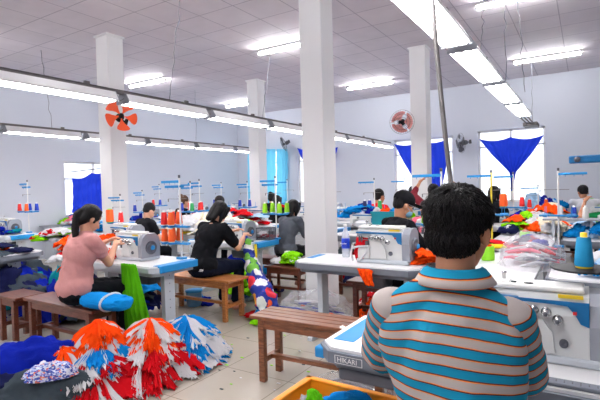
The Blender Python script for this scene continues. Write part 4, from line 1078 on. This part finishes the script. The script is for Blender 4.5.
# loose orange fabric dangling from the front edge of the bottle table
def drape(name,x,y,z0,z1,w0,w1,m,label,cat,nf=4,fold=.03,bulge=.0,rz=0,thick=.006,lean=(0,0),seed=0,mats=None,tie=None):
    vs=[];fs=[];n=36;rows=28
    for j in range(rows+1):
        v=j/rows; w_=w0*(1-v)+w1*v; w_*= (1 if tie is None else 1-.6*math.exp(-((v-tie)/.10)**2))
        for i in range(n+1):
            u=i/n-.5
            fo=fold*math.sin(u*nf*2*PI+seed+1.5*v)*(.4+.6*v); 
            vs.append((x+lean[0]*v+u*w_+.01*noise.noise(V((u*4,v*4,seed))), y+lean[1]*v+fo-bulge*math.sin(PI*v)*(1-(2*u)**2)+.012*noise.noise(V((u*6,v*5,seed+3))), z0*(1-v)+z1*v+.02*noise.noise(V((u*5,0,seed)))*v))
    fs=[(j*(n+1)+i,j*(n+1)+i+1,(j+1)*(n+1)+i+1,(j+1)*(n+1)+i) for j in range(rows) for i in range(n)]
    o=MB().add(vs,fs,0,True).build(name,m); sm=o.modifiers.new('s','SOLIDIFY'); sm.thickness=thick
    return tag(o,label,cat)
drape('green_fabric',-3.56,2.70,.79,.08,.20,.42,CM('green'),'bright green fabric hanging from the corner of the pink woman table','fabric',5,.028,.02,lean=(.24,-.06),seed=1)
drape('orange_fabric',-1.62,3.60,.735,.60,.14,.07,CM('orange'),'orange fabric dangling from the edge of the bottle table','fabric',3,.02,.02,seed=2,lean=(.04,0))
b=MB().tube([(-1.12,3.58,.78),(-1.12,3.57,.74),(-1.12,3.565,.62),(-1.10,3.57,.5)],.006,6); tag(b.build('white_tape',CM('white')),'white cloth tape hanging off the bottle table beside the striped sleeve','tape')

# fan shaped bundles of cut pieces, tied at the top
def bundle(x,y,z,R,h,colA,colB,n,label,ratio=.5,seed=0,sector=(0,2*PI),squash=1.0,tie='royal',wid=(.035,.075),rot=0,tieon=True):
    rr=random.Random(seed); t=empty('garment_bundle',(x,y,z),rot,label,'garment bundle','tied bundles of cut pieces on the floor')
    O=V((seed*4.1,seed,0)); A=MB();B_=MB()
    def RR(a): return R*(1+.30*noise.noise(V((math.cos(a)*1.6,math.sin(a)*1.6,seed*3.3))))
    def prof(u): u=min(u,1.0); return h*(.30*(1-u)+.70*(1-u**2.4))
    core=MB(); vs=[]
    for u in (.02,.25,.5,.70,.84):
        for k in range(40):
            a=2*PI*k/40; r=RR(a)*u; vs.append((r*math.cos(a),r*math.sin(a)*squash,max(.004,prof(u)*.82-.02+.03*noise.noise(V((r*math.cos(a)*14,r*math.sin(a)*14,seed))))))
    core.add(vs,[(i*40+k,i*40+(k+1)%40,(i+1)*40+(k+1)%40,(i+1)*40+k) for i in range(4) for k in range(40)],0,True); core.build('inner_pieces',CM(colA),t)
    k=0
    while k<n:
        # a pleat: pieces of one colour lying side by side
        a0=rr.uniform(*sector); L0=rr.uniform(.6,1.1)
        bias=ratio+.55*noise.noise(V((math.cos(a0)*2.2,math.sin(a0)*2.2,seed*1.7+5)))*1.6
        top=rr.random()<.42
        if top: L0=rr.uniform(.55,.82); bias=bias*.9
        else: L0=rr.uniform(.9,1.12); bias=.5
        tgt=B_ if rr.random()<bias else A; m_=rr.randint(1,4); bend0=rr.uniform(-.25,.25); lay0=rr.uniform(.03,.085) if top else rr.uniform(-.01,.04); st=rr.uniform(0,.15) if top else rr.uniform(.3,.6)
        for q_ in range(m_):
            k+=1; a=a0+(q_-m_/2)*.075; L=L0*rr.uniform(.9,1.06); w_=rr.uniform(*wid); m=8; vs=[]; bend=bend0+rr.uniform(-.04,.04); side=rr.choice((-1,1))
            lay=lay0+.004*q_; jag=rr.uniform(-.03,.05)
            for j in range(m+1):
                u=st+(1-st)*j/m; rad=RR(a)*L*u; aa=a+bend*u*u
                zz=prof(u*L)+lay+.006*math.sin(u*9+k)
                cc,ss=math.cos(aa),math.sin(aa); ww=w_*(.30+.85*u)*.5; nx,ny=-ss,cc; fo=ww*1.7*(1-.25*u)
                for q5,(o_,dz) in enumerate(((-1,0),(-.45,fo*.9),(-.1,fo*.1),(.35,fo*.7),(1,-.1*fo))):
                    r2=rad+(jag*(q5-2)*.5 if j==m else 0)
                    vs.append((r2*cc+nx*ww*o_,(r2*ss+ny*ww*o_)*squash,max(.004+.0006*q5,zz+dz)))
            tgt.add(vs,[(j*5+q,j*5+q+1,(j+1)*5+q+1,(j+1)*5+q) for j in range(m) for q in range(4)],0,False)
    for b_,cn_ in ((A,colA),(B_,colB)):
        if b_.v:
            o=b_.build('%s_pieces'%{'lblue':'blue','royal':'royal_blue'}.get(cn_,cn_),CM(cn_),t); q=o.modifiers.new('s','SOLIDIFY'); q.thickness=.004; tag(o,kind='stuff')
    if tieon:
        q=MB(); q.tube([(.05*math.cos(2*PI*k/12),.04*math.sin(2*PI*k/12),h*.97+.03+.01*math.sin(k)) for k in range(13)],.011,6); q.tube([(.05,0,h+.03),(.09,.02,h+.05),(.12,-.02,h+.01)],.009,6); q.build('tie',CM(tie),t)
    return t
def P3(px,py,z): p=at(px,py,z); return p.x,p.y
x,y=P3(98,334,.36); xb,yb=P3(150,334,.30)
bundle(x,y,.12,.25,.25,'orange','white',480,'large orange and white bundle, topmost of the floor heap',.26,1,wid=(.022,.045))
bundle(x+.02,y-.02,.03,.40,.21,'lblue','white',380,'bright blue bundle squeezed below the large orange one',.22,5,wid=(.025,.045),tieon=False)
bundle(x+.02,y-.08,.0,.56,.16,'red','white',620,'low red and white bundle at the front of the heap',.5,3,wid=(.022,.042),tieon=False)
bundle(xb,yb,.08,.29,.25,'orange','white',480,'orange and white bundle with a royal blue tie, right of the largest',.38,2,wid=(.022,.042))
bundle(xb+.03,yb-.03,.0,.42,.18,'red','white',440,'red and white bundle at the right front of the heap',.25,4,wid=(.022,.042),tieon=False)
x,y=P3(187,328,.26); bundle(x,y,.0,.36,.27,'lblue','white',640,'bright blue and white bundle at the right end of the heap',.42,6,wid=(.018,.038),tie='white')
x,y=P3(62,366,.2); bundle(x,y,.0,.24,.24,'orange','white',200,'orange and white strips at the left of the heap',.55,8,wid=(.018,.038),tieon=False)
# smooth folded cloth humps at the left of the heap
M_prt=bpy.data.materials.new('blue_white_print'); nt,N,L_,b=nodes(M_prt); vo=N.new('ShaderNodeTexVoronoi'); vo.inputs['Scale'].default_value=11; tc=N.new('ShaderNodeTexCoord'); L_.new(tc.outputs['Object'],vo.inputs['Vector']); sc1=N.new('ShaderNodeSeparateColor'); L_.new(vo.outputs['Color'],sc1.inputs[0]); cr=N.new('ShaderNodeValToRGB'); cr.color_ramp.interpolation='CONSTANT'
e=cr.color_ramp.elements; e[0].position=0; e[0].color=(*srgb(60,80,170),1); e[1].position=.35; e[1].color=(*srgb(215,220,235),1); q=e.new(.7); q.color=(*srgb(150,165,215),1); q=e.new(.92); q.color=(*srgb(235,120,80),1)
L_.new(sc1.outputs[0],cr.inputs[0]); L_.new(cr.outputs[0],b.inputs['Base Color']); b.inputs['Roughness'].default_value=.8
def hump(px,py,z,sx,sy,sz,c,rz,label,seed,m=None):
    p=at(px,py,z); bm=bmesh.new(); bmesh.ops.create_icosphere(bm,subdivisions=5,radius=1)
    for v in bm.verts:
        q=v.co.copy(); a=q.x*2.2+.7*noise.noise(q*1.5+V((seed,0,0)))
        v.co*=1+.05*math.sin(a*5)*(1-abs(q.x))+.13*(1-abs(noise.noise(q*2.2+V((seed,3,0))))*3)+.05*(1-abs(noise.noise(q*6+V((seed,3,0))))*3)
        if v.co.z<0: v.co.z*=.1
    me=bpy.data.meshes.new('folded_cloth'); bm.to_mesh(me); bm.free()
    for f in me.polygons: f.use_smooth=True
    me.materials.append(m or CM(c)); o=bpy.data.objects.new('folded_cloth',me); col.objects.link(o); o.location=(p.x,p.y,.003 if z<.3 else z-.1); o.rotation_euler=(0,0,rz); o.scale=(sx,sy,sz); return tag(o,label,'folded cloth')
hump(36,366,.2,.42,.19,.36,'royal',.95,'smooth royal blue cloth roll at the left front',1)
hump(46,388,.15,.30,.14,.27,'slate',.85,'slate grey folded cloth with a white band at the front left',2)
hump(15,392,.05,.3,.25,.22,'navy',.5,'dark navy cloth in the front left corner',3)
hump(5,352,.02,.25,.2,.08,'grey',.5,'grey patterned cloth flat on the floor at the left edge',4)
hump(50,362,.34,.15,.07,.09,'white',.9,'white and blue print cloth lying between blue roll and orange bundle',5,M_prt)
p=at(46,388,.15); b=MB().tube([(p.x-.09+.14*math.sin(a)*.75,p.y+.03-.14*math.sin(a)*.66,.02+.27*math.cos(a)) for a in [-1.3+.26*k for k in range(11)]],.017,8); tag(b.build('white_band',CM('white')),'white cloth band round the slate grey folded cloth','band')
# bright blue folded roll on the bench of the woman in pink
p=at(106,301,.54); t=empty('cloth_roll',(p.x,p.y,.475),.10,'bright blue folded cloth roll with a white band on the dark bench','cloth roll')
bm=bmesh.new(); bmesh.ops.create_icosphere(bm,subdivisions=5,radius=1)
for v in bm.verts:
    q=v.co.copy(); v.co=V((q.x*(1-.0*abs(q.x)),q.y,q.z)); 
    for k in range(3): pass
    xx=math.copysign(abs(q.x)**.55,q.x); ryz=max(math.hypot(q.y,q.z),1e-4); k_=math.sqrt(max(0,1-abs(xx)**7))/ryz; v.co=V((xx,q.y*k_,q.z*k_))
    v.co*=1+.035*(1-abs(noise.noise(V((q.x*2.5+q.z*2,q.y*1.5,q.z*4))))*3)+.05*noise.noise(q*2.5)
    v.co=V((v.co.x*.25,v.co.y*.11,v.co.z*.065+.062))
me=bpy.data.meshes.new('roll'); bm.to_mesh(me); bm.free(); me.materials.append(CM('lblue'))
for f in me.polygons: f.use_smooth=True
o=bpy.data.objects.new('roll',me); col.objects.link(o); o.parent=t
q=MB(); q.tube([(.06+.01*math.sin(a),.112*math.cos(a*1.0),.062+.070*math.sin(a)) for a in [2*PI*k/20 for k in range(21)]],.012,6); q.build('band',CM('white'),t)
# patterned cloth bag
def pattern_mat():
    m=bpy.data.materials.new('patterned_cloth'); nt,N,L,b=nodes(m); tc=N.new('ShaderNodeTexCoord'); vo=N.new('ShaderNodeTexVoronoi'); vo.inputs['Scale'].default_value=6.2; vo.inputs['Randomness'].default_value=.6
    L.new(tc.outputs['Object'],vo.inputs['Vector'])
    nz=N.new('ShaderNodeTexNoise'); nz.inputs['Scale'].default_value=30; L.new(tc.outputs['Object'],nz.inputs['Vector'])
    ad=N.new('ShaderNodeMath'); ad.operation='MULTIPLY_ADD'; ad.inputs[1].default_value=.25; L.new(nz.outputs['Fac'],ad.inputs[0]); L.new(vo.outputs['Distance'],ad.inputs[2])
    cr=N.new('ShaderNodeValToRGB'); cr.color_ramp.interpolation='CONSTANT'; e=cr.color_ramp.elements; e[0].position=0; e[0].color=(1,1,1,1); e[1].position=.60; e[1].color=(0,0,0,1)
    L.new(ad.outputs[0],cr.inputs[0])
    sp_=N.new('ShaderNodeSeparateColor'); L.new(vo.outputs['Color'],sp_.inputs[0]); c2=N.new('ShaderNodeValToRGB'); c2.color_ramp.interpolation='CONSTANT'
    e=c2.color_ramp.elements; e[0].position=0; e[0].color=(*srgb(240,240,235),1); e[1].position=.3; e[1].color=(*srgb(240,90,40),1)
    for p_,c_ in ((.48,(110,180,60)),(.64,(245,170,40)),(.8,(235,235,240)),(.92,(220,40,60))): q=e.new(p_); q.color=(*srgb(*c_),1)
    L.new(sp_.outputs[0],c2.inputs[0]); mx=N.new('ShaderNodeMix'); mx.data_type='RGBA'; mx.inputs[6].default_value=(*srgb(28,50,150),1); L.new(cr.outputs[0],mx.inputs[0]); L.new(c2.outputs[0],mx.inputs[7]); L.new(mx.outputs[2],b.inputs['Base Color']); b.inputs['Roughness'].default_value=.8; return m
MP=pattern_mat()
t=empty('cloth_bag',(-3.33,3.98,0),0,'blue cloth bag with bright patches hanging from the black tee woman table','bag')
a0=atY(247,243,4.38); pts=[(a0.x,a0.y,.84),(a0.x+.03,a0.y-.02,.72),*[tuple(atY(px,py,Y)) for px,py,Y in ((251,262,4.28),(257,280,4.15),(266,299,4.05))]]
fp=pts
PR=[]
for k,(p_,r_) in enumerate(zip(fp,(.035,.05,.075,.10,.125))):
    if k: PR.append(('c',V(fp[k-1]),(.035,.05,.075,.10,.125)[k-1],V(p_),r_))
q=V(fp[-1]); PR.append(('c',q,.125,V((q.x+.05,q.y-.02,.11)),.105))
me=blob(PR,.012,4,.02,8,4)
o=to_mb(me,M=Matrix.Translation((3.33,-3.98,0))).build('bag_body',MP,t)
q=MB(); c0=V(fp[1])-V((-3.33,3.98,0)); q.tube([c0+V((.10,.02,.06)),c0+V((.12,0,-.05)),c0+V((.12,-.01,-.18)),c0+V((.09,-.02,-.30))],.016,8); q.build('yellow_strap',CM('yellow'),t)

# ------------------------------------------------------------------ small things
# clear bag of pieces on the cutting table
def film(name,x,y,z,rx,ry,h,label,inner,cat='bag',seed=0):
    t=empty(name,(x,y,z),0,label,cat)
    bm=bmesh.new(); bmesh.ops.create_icosphere(bm,subdivisions=4,radius=1)
    for v in bm.verts:
        q=v.co*1.6+V((seed,0,0)); v.co*=1+.16*(1-abs(noise.noise(q*1.7))*2.5)+.08*noise.noise(q*4)
        if v.co.z<0: v.co.z*=.08
        v.co=V((v.co.x*rx,v.co.y*ry,v.co.z*h))
    me=bpy.data.meshes.new('film'); bm.to_mesh(me); bm.free(); me.materials.append(M_poly); o=bpy.data.objects.new('film',me); col.objects.link(o); o.parent=t
    for k,(c,n_) in enumerate(inner):
        b=MB(); rr=random.Random(seed*10+k)
        for j in range(n_):
            a=rr.uniform(0,2*PI); r=rr.uniform(0,.6); d=rr.uniform(-.5,.5); L_=rr.uniform(.25,.5)
            c0=V((rx*r*math.cos(a),ry*r*math.sin(a),h*rr.uniform(.1,.62)*(1-r*.6))); dv=V((rx*L_*math.cos(d),ry*L_*math.sin(d),rr.uniform(-.02,.01)))
            p0=c0-dv;p1=c0+dv; p0.z=max(p0.z,.012);p1.z=max(p1.z,.012)
            b.tube([p0,c0+V((0,0,.015)),p1],[.008,.016,.008],6)
        ob=b.build({'white':'white_strips','red':'red_strips','pink':'pink_strips','navy':'navy_strips','lblue':'blue_strips','grey':'grey_strips','orange':'orange_strips','royal':'royal_blue_strips'}[c],CM(c),t); tag(ob,kind='stuff')
    return t
x,y=P3(532,257,.80); film('plastic_bag',x,y,.752,.24,.42,.25,'clear plastic bag full of white, red and pink strips on the white cutting table',[('white',46),('red',16),('pink',26),('grey',14)],seed=1)
x,y=P3(316,310,.1); film('plastic_bag',x,y,.004,.44,.26,.30,'clear bag of grey and white scraps on the floor by the tallest column',[('grey',30),('white',30),('royal',8),('orange',5)],seed=2)
x,y=P3(350,392,.05); film('plastic_bag',x,y+.1,.004,.30,.18,.12,'crumpled clear plastic on the floor under the wooden bench',[('grey',6)],seed=3)
# lime rolls
for px,py,l in ((525,241,'lime green thread roll standing by the clear bag'),(488,258,'lime green roll just right of the ear of the striped man')):
    x,y=P3(px,py,.77); t=empty('lime_roll',(x,y,.752),0,l,'thread roll','lime rolls'); MB().lathe([(.055,0),(.058,.01),(.055,.12),(.05,.125)],20).build('roll',mat('lime_cloth',srgb(140,215,30),.6,0,.1,80,.2,200),t); MB().lathe([(.03,.125),(.035,.14),(.02,.142)],14).build('core',CM('orange'),t)
# dark little control box on the cutting table
x,y=P3(550,217,.85); t=empty('control_box',(x,y,.752),0,'small dark box with buttons on the far cutting table','control box'); MB().box((0,0,.12),(.10,.08,.24),bev=.006).build('box',M_dkplastic,t)
for k in range(3): MB().box((0,-.042,.05+.07*k),(.05,.006,.03)).build('button',M_lam,t)
# grey board with blue edge carrying small things at the right
x,y=P3(572,219,.98); t=empty('side_shelf',(x,y,.752),0,'grey raised shelf on the right hand table before the white shirt','shelf'); MB().box((0,0,.225),(.62,.26,.02),bev=.004).build('board',M_grey,t)
for dx in(-.2,.2): MB().box((dx,0,.107),(.03,.1,.214)).build('leg',M_legm,t)
for k,(dx,c) in enumerate(((-.12,'white'),(.02,'lblue'),(.14,'white'))):
    inst(spool_proto('white' if c=='white' else 'blue',TH['white' if c=='white' else 'blue']),(x+dx,y,.989),0,'%s thread cone on the raised grey shelf at the right, %s'%('white' if c=='white' else 'blue',('leftmost','middle','rightmost')[k]),'cones on the raised shelf')
# water bottle
x,y=P3(346,256,.76); t=empty('water_bottle',(x,y,.7505),0,'clear plastic water bottle with blue label on the grey edged table','bottle'); t.scale=(1.15,1.15,1.18)
MB().lathe([(.03,0),(.034,.006),(.034,.03),(.031,.035),(.034,.04),(.034,.17),(.03,.20),(.016,.235),(.0125,.24),(.0125,.262)],24).build('bottle_shell',M_pet,t)
MB().lathe([(.0345,.075),(.0352,.078),(.0352,.158),(.0345,.16)],24).build('label',mat('bottle_label',srgb(20,60,190),.4),t)
MB().lathe([(.015,.258),(.0155,.26),(.0155,.278),(.0,.28)],16).build('bottle_cap',M_white,t)
MB().lathe([(.031,.004),(.031,.065),(.0,.066)],20).build('water',clear('water_in_bottle',(.75,.85,.95),.35,.05),t)
text('Aquafina',.017,'lettering',M_print,t,(-.033,-.0362,.112),(PI/2,0,0))
# red bag with white straps
x,y=P3(374,262,.76); t=empty('red_bag',(x-.11,y+.06,.7505),.1,'red fabric bag with white stripes leaning between bottle and overlock machine','bag')
me=blob([('c',V((0,0,.05)),.07,V((0,.01,.13)),.065),('c',V((-.03,0,.05)),.06,V((-.03,0,.19)),.028),('c',V((.03,0,.05)),.06,V((.04,0,.17)),.035)],.008,4,.008,12,6)
to_mb(me).build('bag_body',CM('red'),t); t.scale=(1.15,1.15,1.3)
b=MB(); b.tube([(-.09,-.055,.10),(-.03,-.085,.115),(.04,-.085,.118),(.09,-.05,.125)],.008,6); b.tube([(.07,-.065,.13),(.03,-.088,.07),(-.02,-.09,.02)],.009,6); b.tube([(-.09,-.05,.12),(-.10,-.06,.06),(-.08,-.07,.01)],.008,6); b.build('white_stripes',CM('white'),t)
# teal bin
t=empty('teal_bin',(-2.42,6.15,.752),0,'teal plastic bin on the table left of the man in the black cap','bin')
b=MB(); b.prism([(-.15,0),(-.17,.30),(-.185,.31),(-.185,.33),(.185,.33),(.185,.31),(.17,.30),(.15,0)],-.12,.12,'y'); b.build('bin_body',mat('teal_plastic',srgb(14,135,150),.4),t)
for k,c in enumerate(('white','orange','lblue')): garment(LUMPS[k],(-2.55+.13*k,6.15,1.065),k,(.08,.08,.07),c,'%s cloth sticking out of the teal bin'%NAMEC.get(c,c),'cloth in the teal bin')
# grey mesh basket with lime cones
x,y=-3.85,5.05
def mesh_basket(name,x,y,z,L,W,Hh,m,label,flare=.03,rz=0,bars=14,rim=.012):
    t=empty(name,(x,y,z),rz,label,'basket')
    b=MB()
    for zz,g in ((Hh,flare),(Hh*.5,flare*.5)):
        X=L/2+g;Y=W/2+g; b.tube([(-X,-Y,zz),(X,-Y,zz),(X,Y,zz),(-X,Y,zz),(-X,-Y,zz)],rim if zz==Hh else rim*.4,6)
    b.build('rim',m,t); b=MB()
    for k in range(bars+1):
        u=k/bars*2-1
        for sy in(-1,1): b.tube([(u*L/2,sy*W/2,.0),(u*(L/2+flare),sy*(W/2+flare),Hh)],rim*.35,4)
        for sx in(-1,1): b.tube([(sx*L/2,u*W/2,.0),(sx*(L/2+flare),u*(W/2+flare),Hh)],rim*.35,4)
    b.build('side_lattice',m,t); MB().box((0,0,.004),(L,W,.008)).build('bottom',m,t); return t
mesh_basket('mesh_basket',-3.72,5.04,.752,.22,.18,.16,M_dkplastic,'dark grey mesh basket under the lime thread cones',.01,bars=20,rim=.006)
# orange crate in front
t=empty('plastic_crate',(-1.05,1.86,0),-.02,'orange plastic crate with cloth in it at the bottom edge of the picture','crate')
ZC=.36; L,W=.60,.44
p=at(310,377,ZC); t.location=(p.x+.30,p.y-.235,0)
def shell(b,z0,z1,g0,g1,th):
    for sx in(-1,1):
        b.prism([(sx*(L/2+g0),z0),(sx*(L/2+g1),z1),(sx*(L/2+g1-th),z1),(sx*(L/2+g0-th),z0)],-(W/2+g0),(W/2+g0),'y')
        b.prism([(sx*(W/2+g0),z0),(sx*(W/2+g1),z1),(sx*(W/2+g1-th),z1),(sx*(W/2+g0-th),z0)],-(L/2+g0),(L/2+g0),'x')
b=MB(); shell(b,0,.10,-.03,-.02,.006); b.box((0,0,.006),(L-.07,W-.07,.01)); shell(b,.22,.262,-.012,-.008,.006); b.build('crate_wall',M_orng,t)
b=MB(); shell(b,ZC-.10,ZC,-.005,.0,.008)
for sx in(-1,1): b.box((sx*(L/2+.004),0,ZC-.004),(.036,W+.045,.018),bev=.006); b.box((0,sx*(W/2+.004),ZC-.004),(L+.045,.036,.018),bev=.006)
b.build('rim',M_orng,t)
b=MB()
for k in range(19):
    u=(k/18*2-1)
    for s1 in(-1,1): b.box((u*(L/2-.03),s1*(W/2-.014),.18),(.010,.006,.19)); b.box((s1*(L/2-.014),u*(W/2-.03),.18),(.006,.010,.19))
b.build('side_bars',M_orng,t)
cx,cy=t.location.x,t.location.y
garment(LUMPS[1],(cx-.02,cy+.02,.05),.4,(.20,.16,.32),'lblue','bright blue crumpled cloth in the orange crate','cloth in the orange crate')
garment(RAGS[2],(cx+.0,cy+.05,.32),.9,(.16,.12,.13),'lblue','bright blue rag on top of the cloth in the orange crate','cloth in the orange crate')
garment(LUMPS[3],(cx-.17,cy+.04,.03),1.4,(.11,.13,.38),'grey','grey crumpled cloth at the left inside the orange crate','cloth in the orange crate')
garment(LUMPS[4],(cx-.11,cy-.04,.36),2.2,(.05,.05,.07),'green','small green scrap in the orange crate','cloth in the orange crate')
# blue tub and small sandals behind the orange brown bench
x,y=P3(194,293,.16); t=empty('blue_tub',(x,y,.002),0,'pale blue plastic tub on the floor behind the orange brown bench','tub'); MB().lathe([(.08,0),(.09,.01),(.10,.17),(.105,.18)],24).build('tub',mat('pale_blue_plastic',srgb(120,175,215),.4),t); MB().lathe([(.108,.18),(.108,.2),(.0,.205)],24).build('lid',M_blue,t)
# cut scraps on the floor
rr=random.Random(3); b=[MB(),MB(),MB()]
for k in range(90):
    x=rr.uniform(-3.2,-1.6); y=rr.uniform(1.6,4.6); s=rr.uniform(.006,.016); a=rr.uniform(0,PI)
    b[k%3].box((x,y,.002),(s*2,s,.003),M=None)
for k,c in enumerate(('lime','white','slate')): o=b[k].build('lint_scraps',CM(c)); tag(o,'tiny %s thread scraps strewn over the tiled floor'%NAMEC.get(c,c),'scraps',kind='stuff')
# wall-side long shelf at far left
b=MB(); b.box((-10.05,7.2,.74),(.5,3.4,.03)); 
t=empty('wall_bench',(0,0,0),0,'grey work shelf along the left wall below the slanting blue cloth','work shelf'); b.build('board',M_grey,t)
for yy in (5.6,7.2,8.8): MB().box((-10.05,yy,.36),(.4,.05,.72)).build('leg',M_legm,t)
pile(-10.0,6.4,.757,.2,.6,.22,['white','royal','lime','pink','white'],12,'on the shelf along the left wall')

b=MB(); ms=[]
for k,(c,l) in enumerate(FARP.items()):
    ms.append(CM(c))
    for me,M in l: b.add([v.co.copy() for v in me.vertices],[tuple(p.vertices) for p in me.polygons],k,True,M)
o=b.build('distant_garment_scraps',ms); tag(o,'mixed coloured garment pieces heaped on the far tables and in the shade below them','garment scraps',kind='stuff')
for k_ in ('leg','foot'):
    c_=[c for c in fg.children if c.name.split('.')[0]==k_]
    if c_: min(c_,key=lambda c:c.data.vertices[0].co.x).location.x=.36
# ------------------------------------------------------------------ view
sc.view_settings.view_transform='Standard'; sc.view_settings.look='None'; sc.view_settings.gamma=1; sc.view_settings.use_curve_mapping=False
sc.view_settings.exposure=0.62
sc.cycles.max_bounces=7; sc.cycles.diffuse_bounces=4; sc.cycles.transparent_max_bounces=10; sc.cycles.sample_clamp_indirect=6; sc.cycles.use_denoising=True
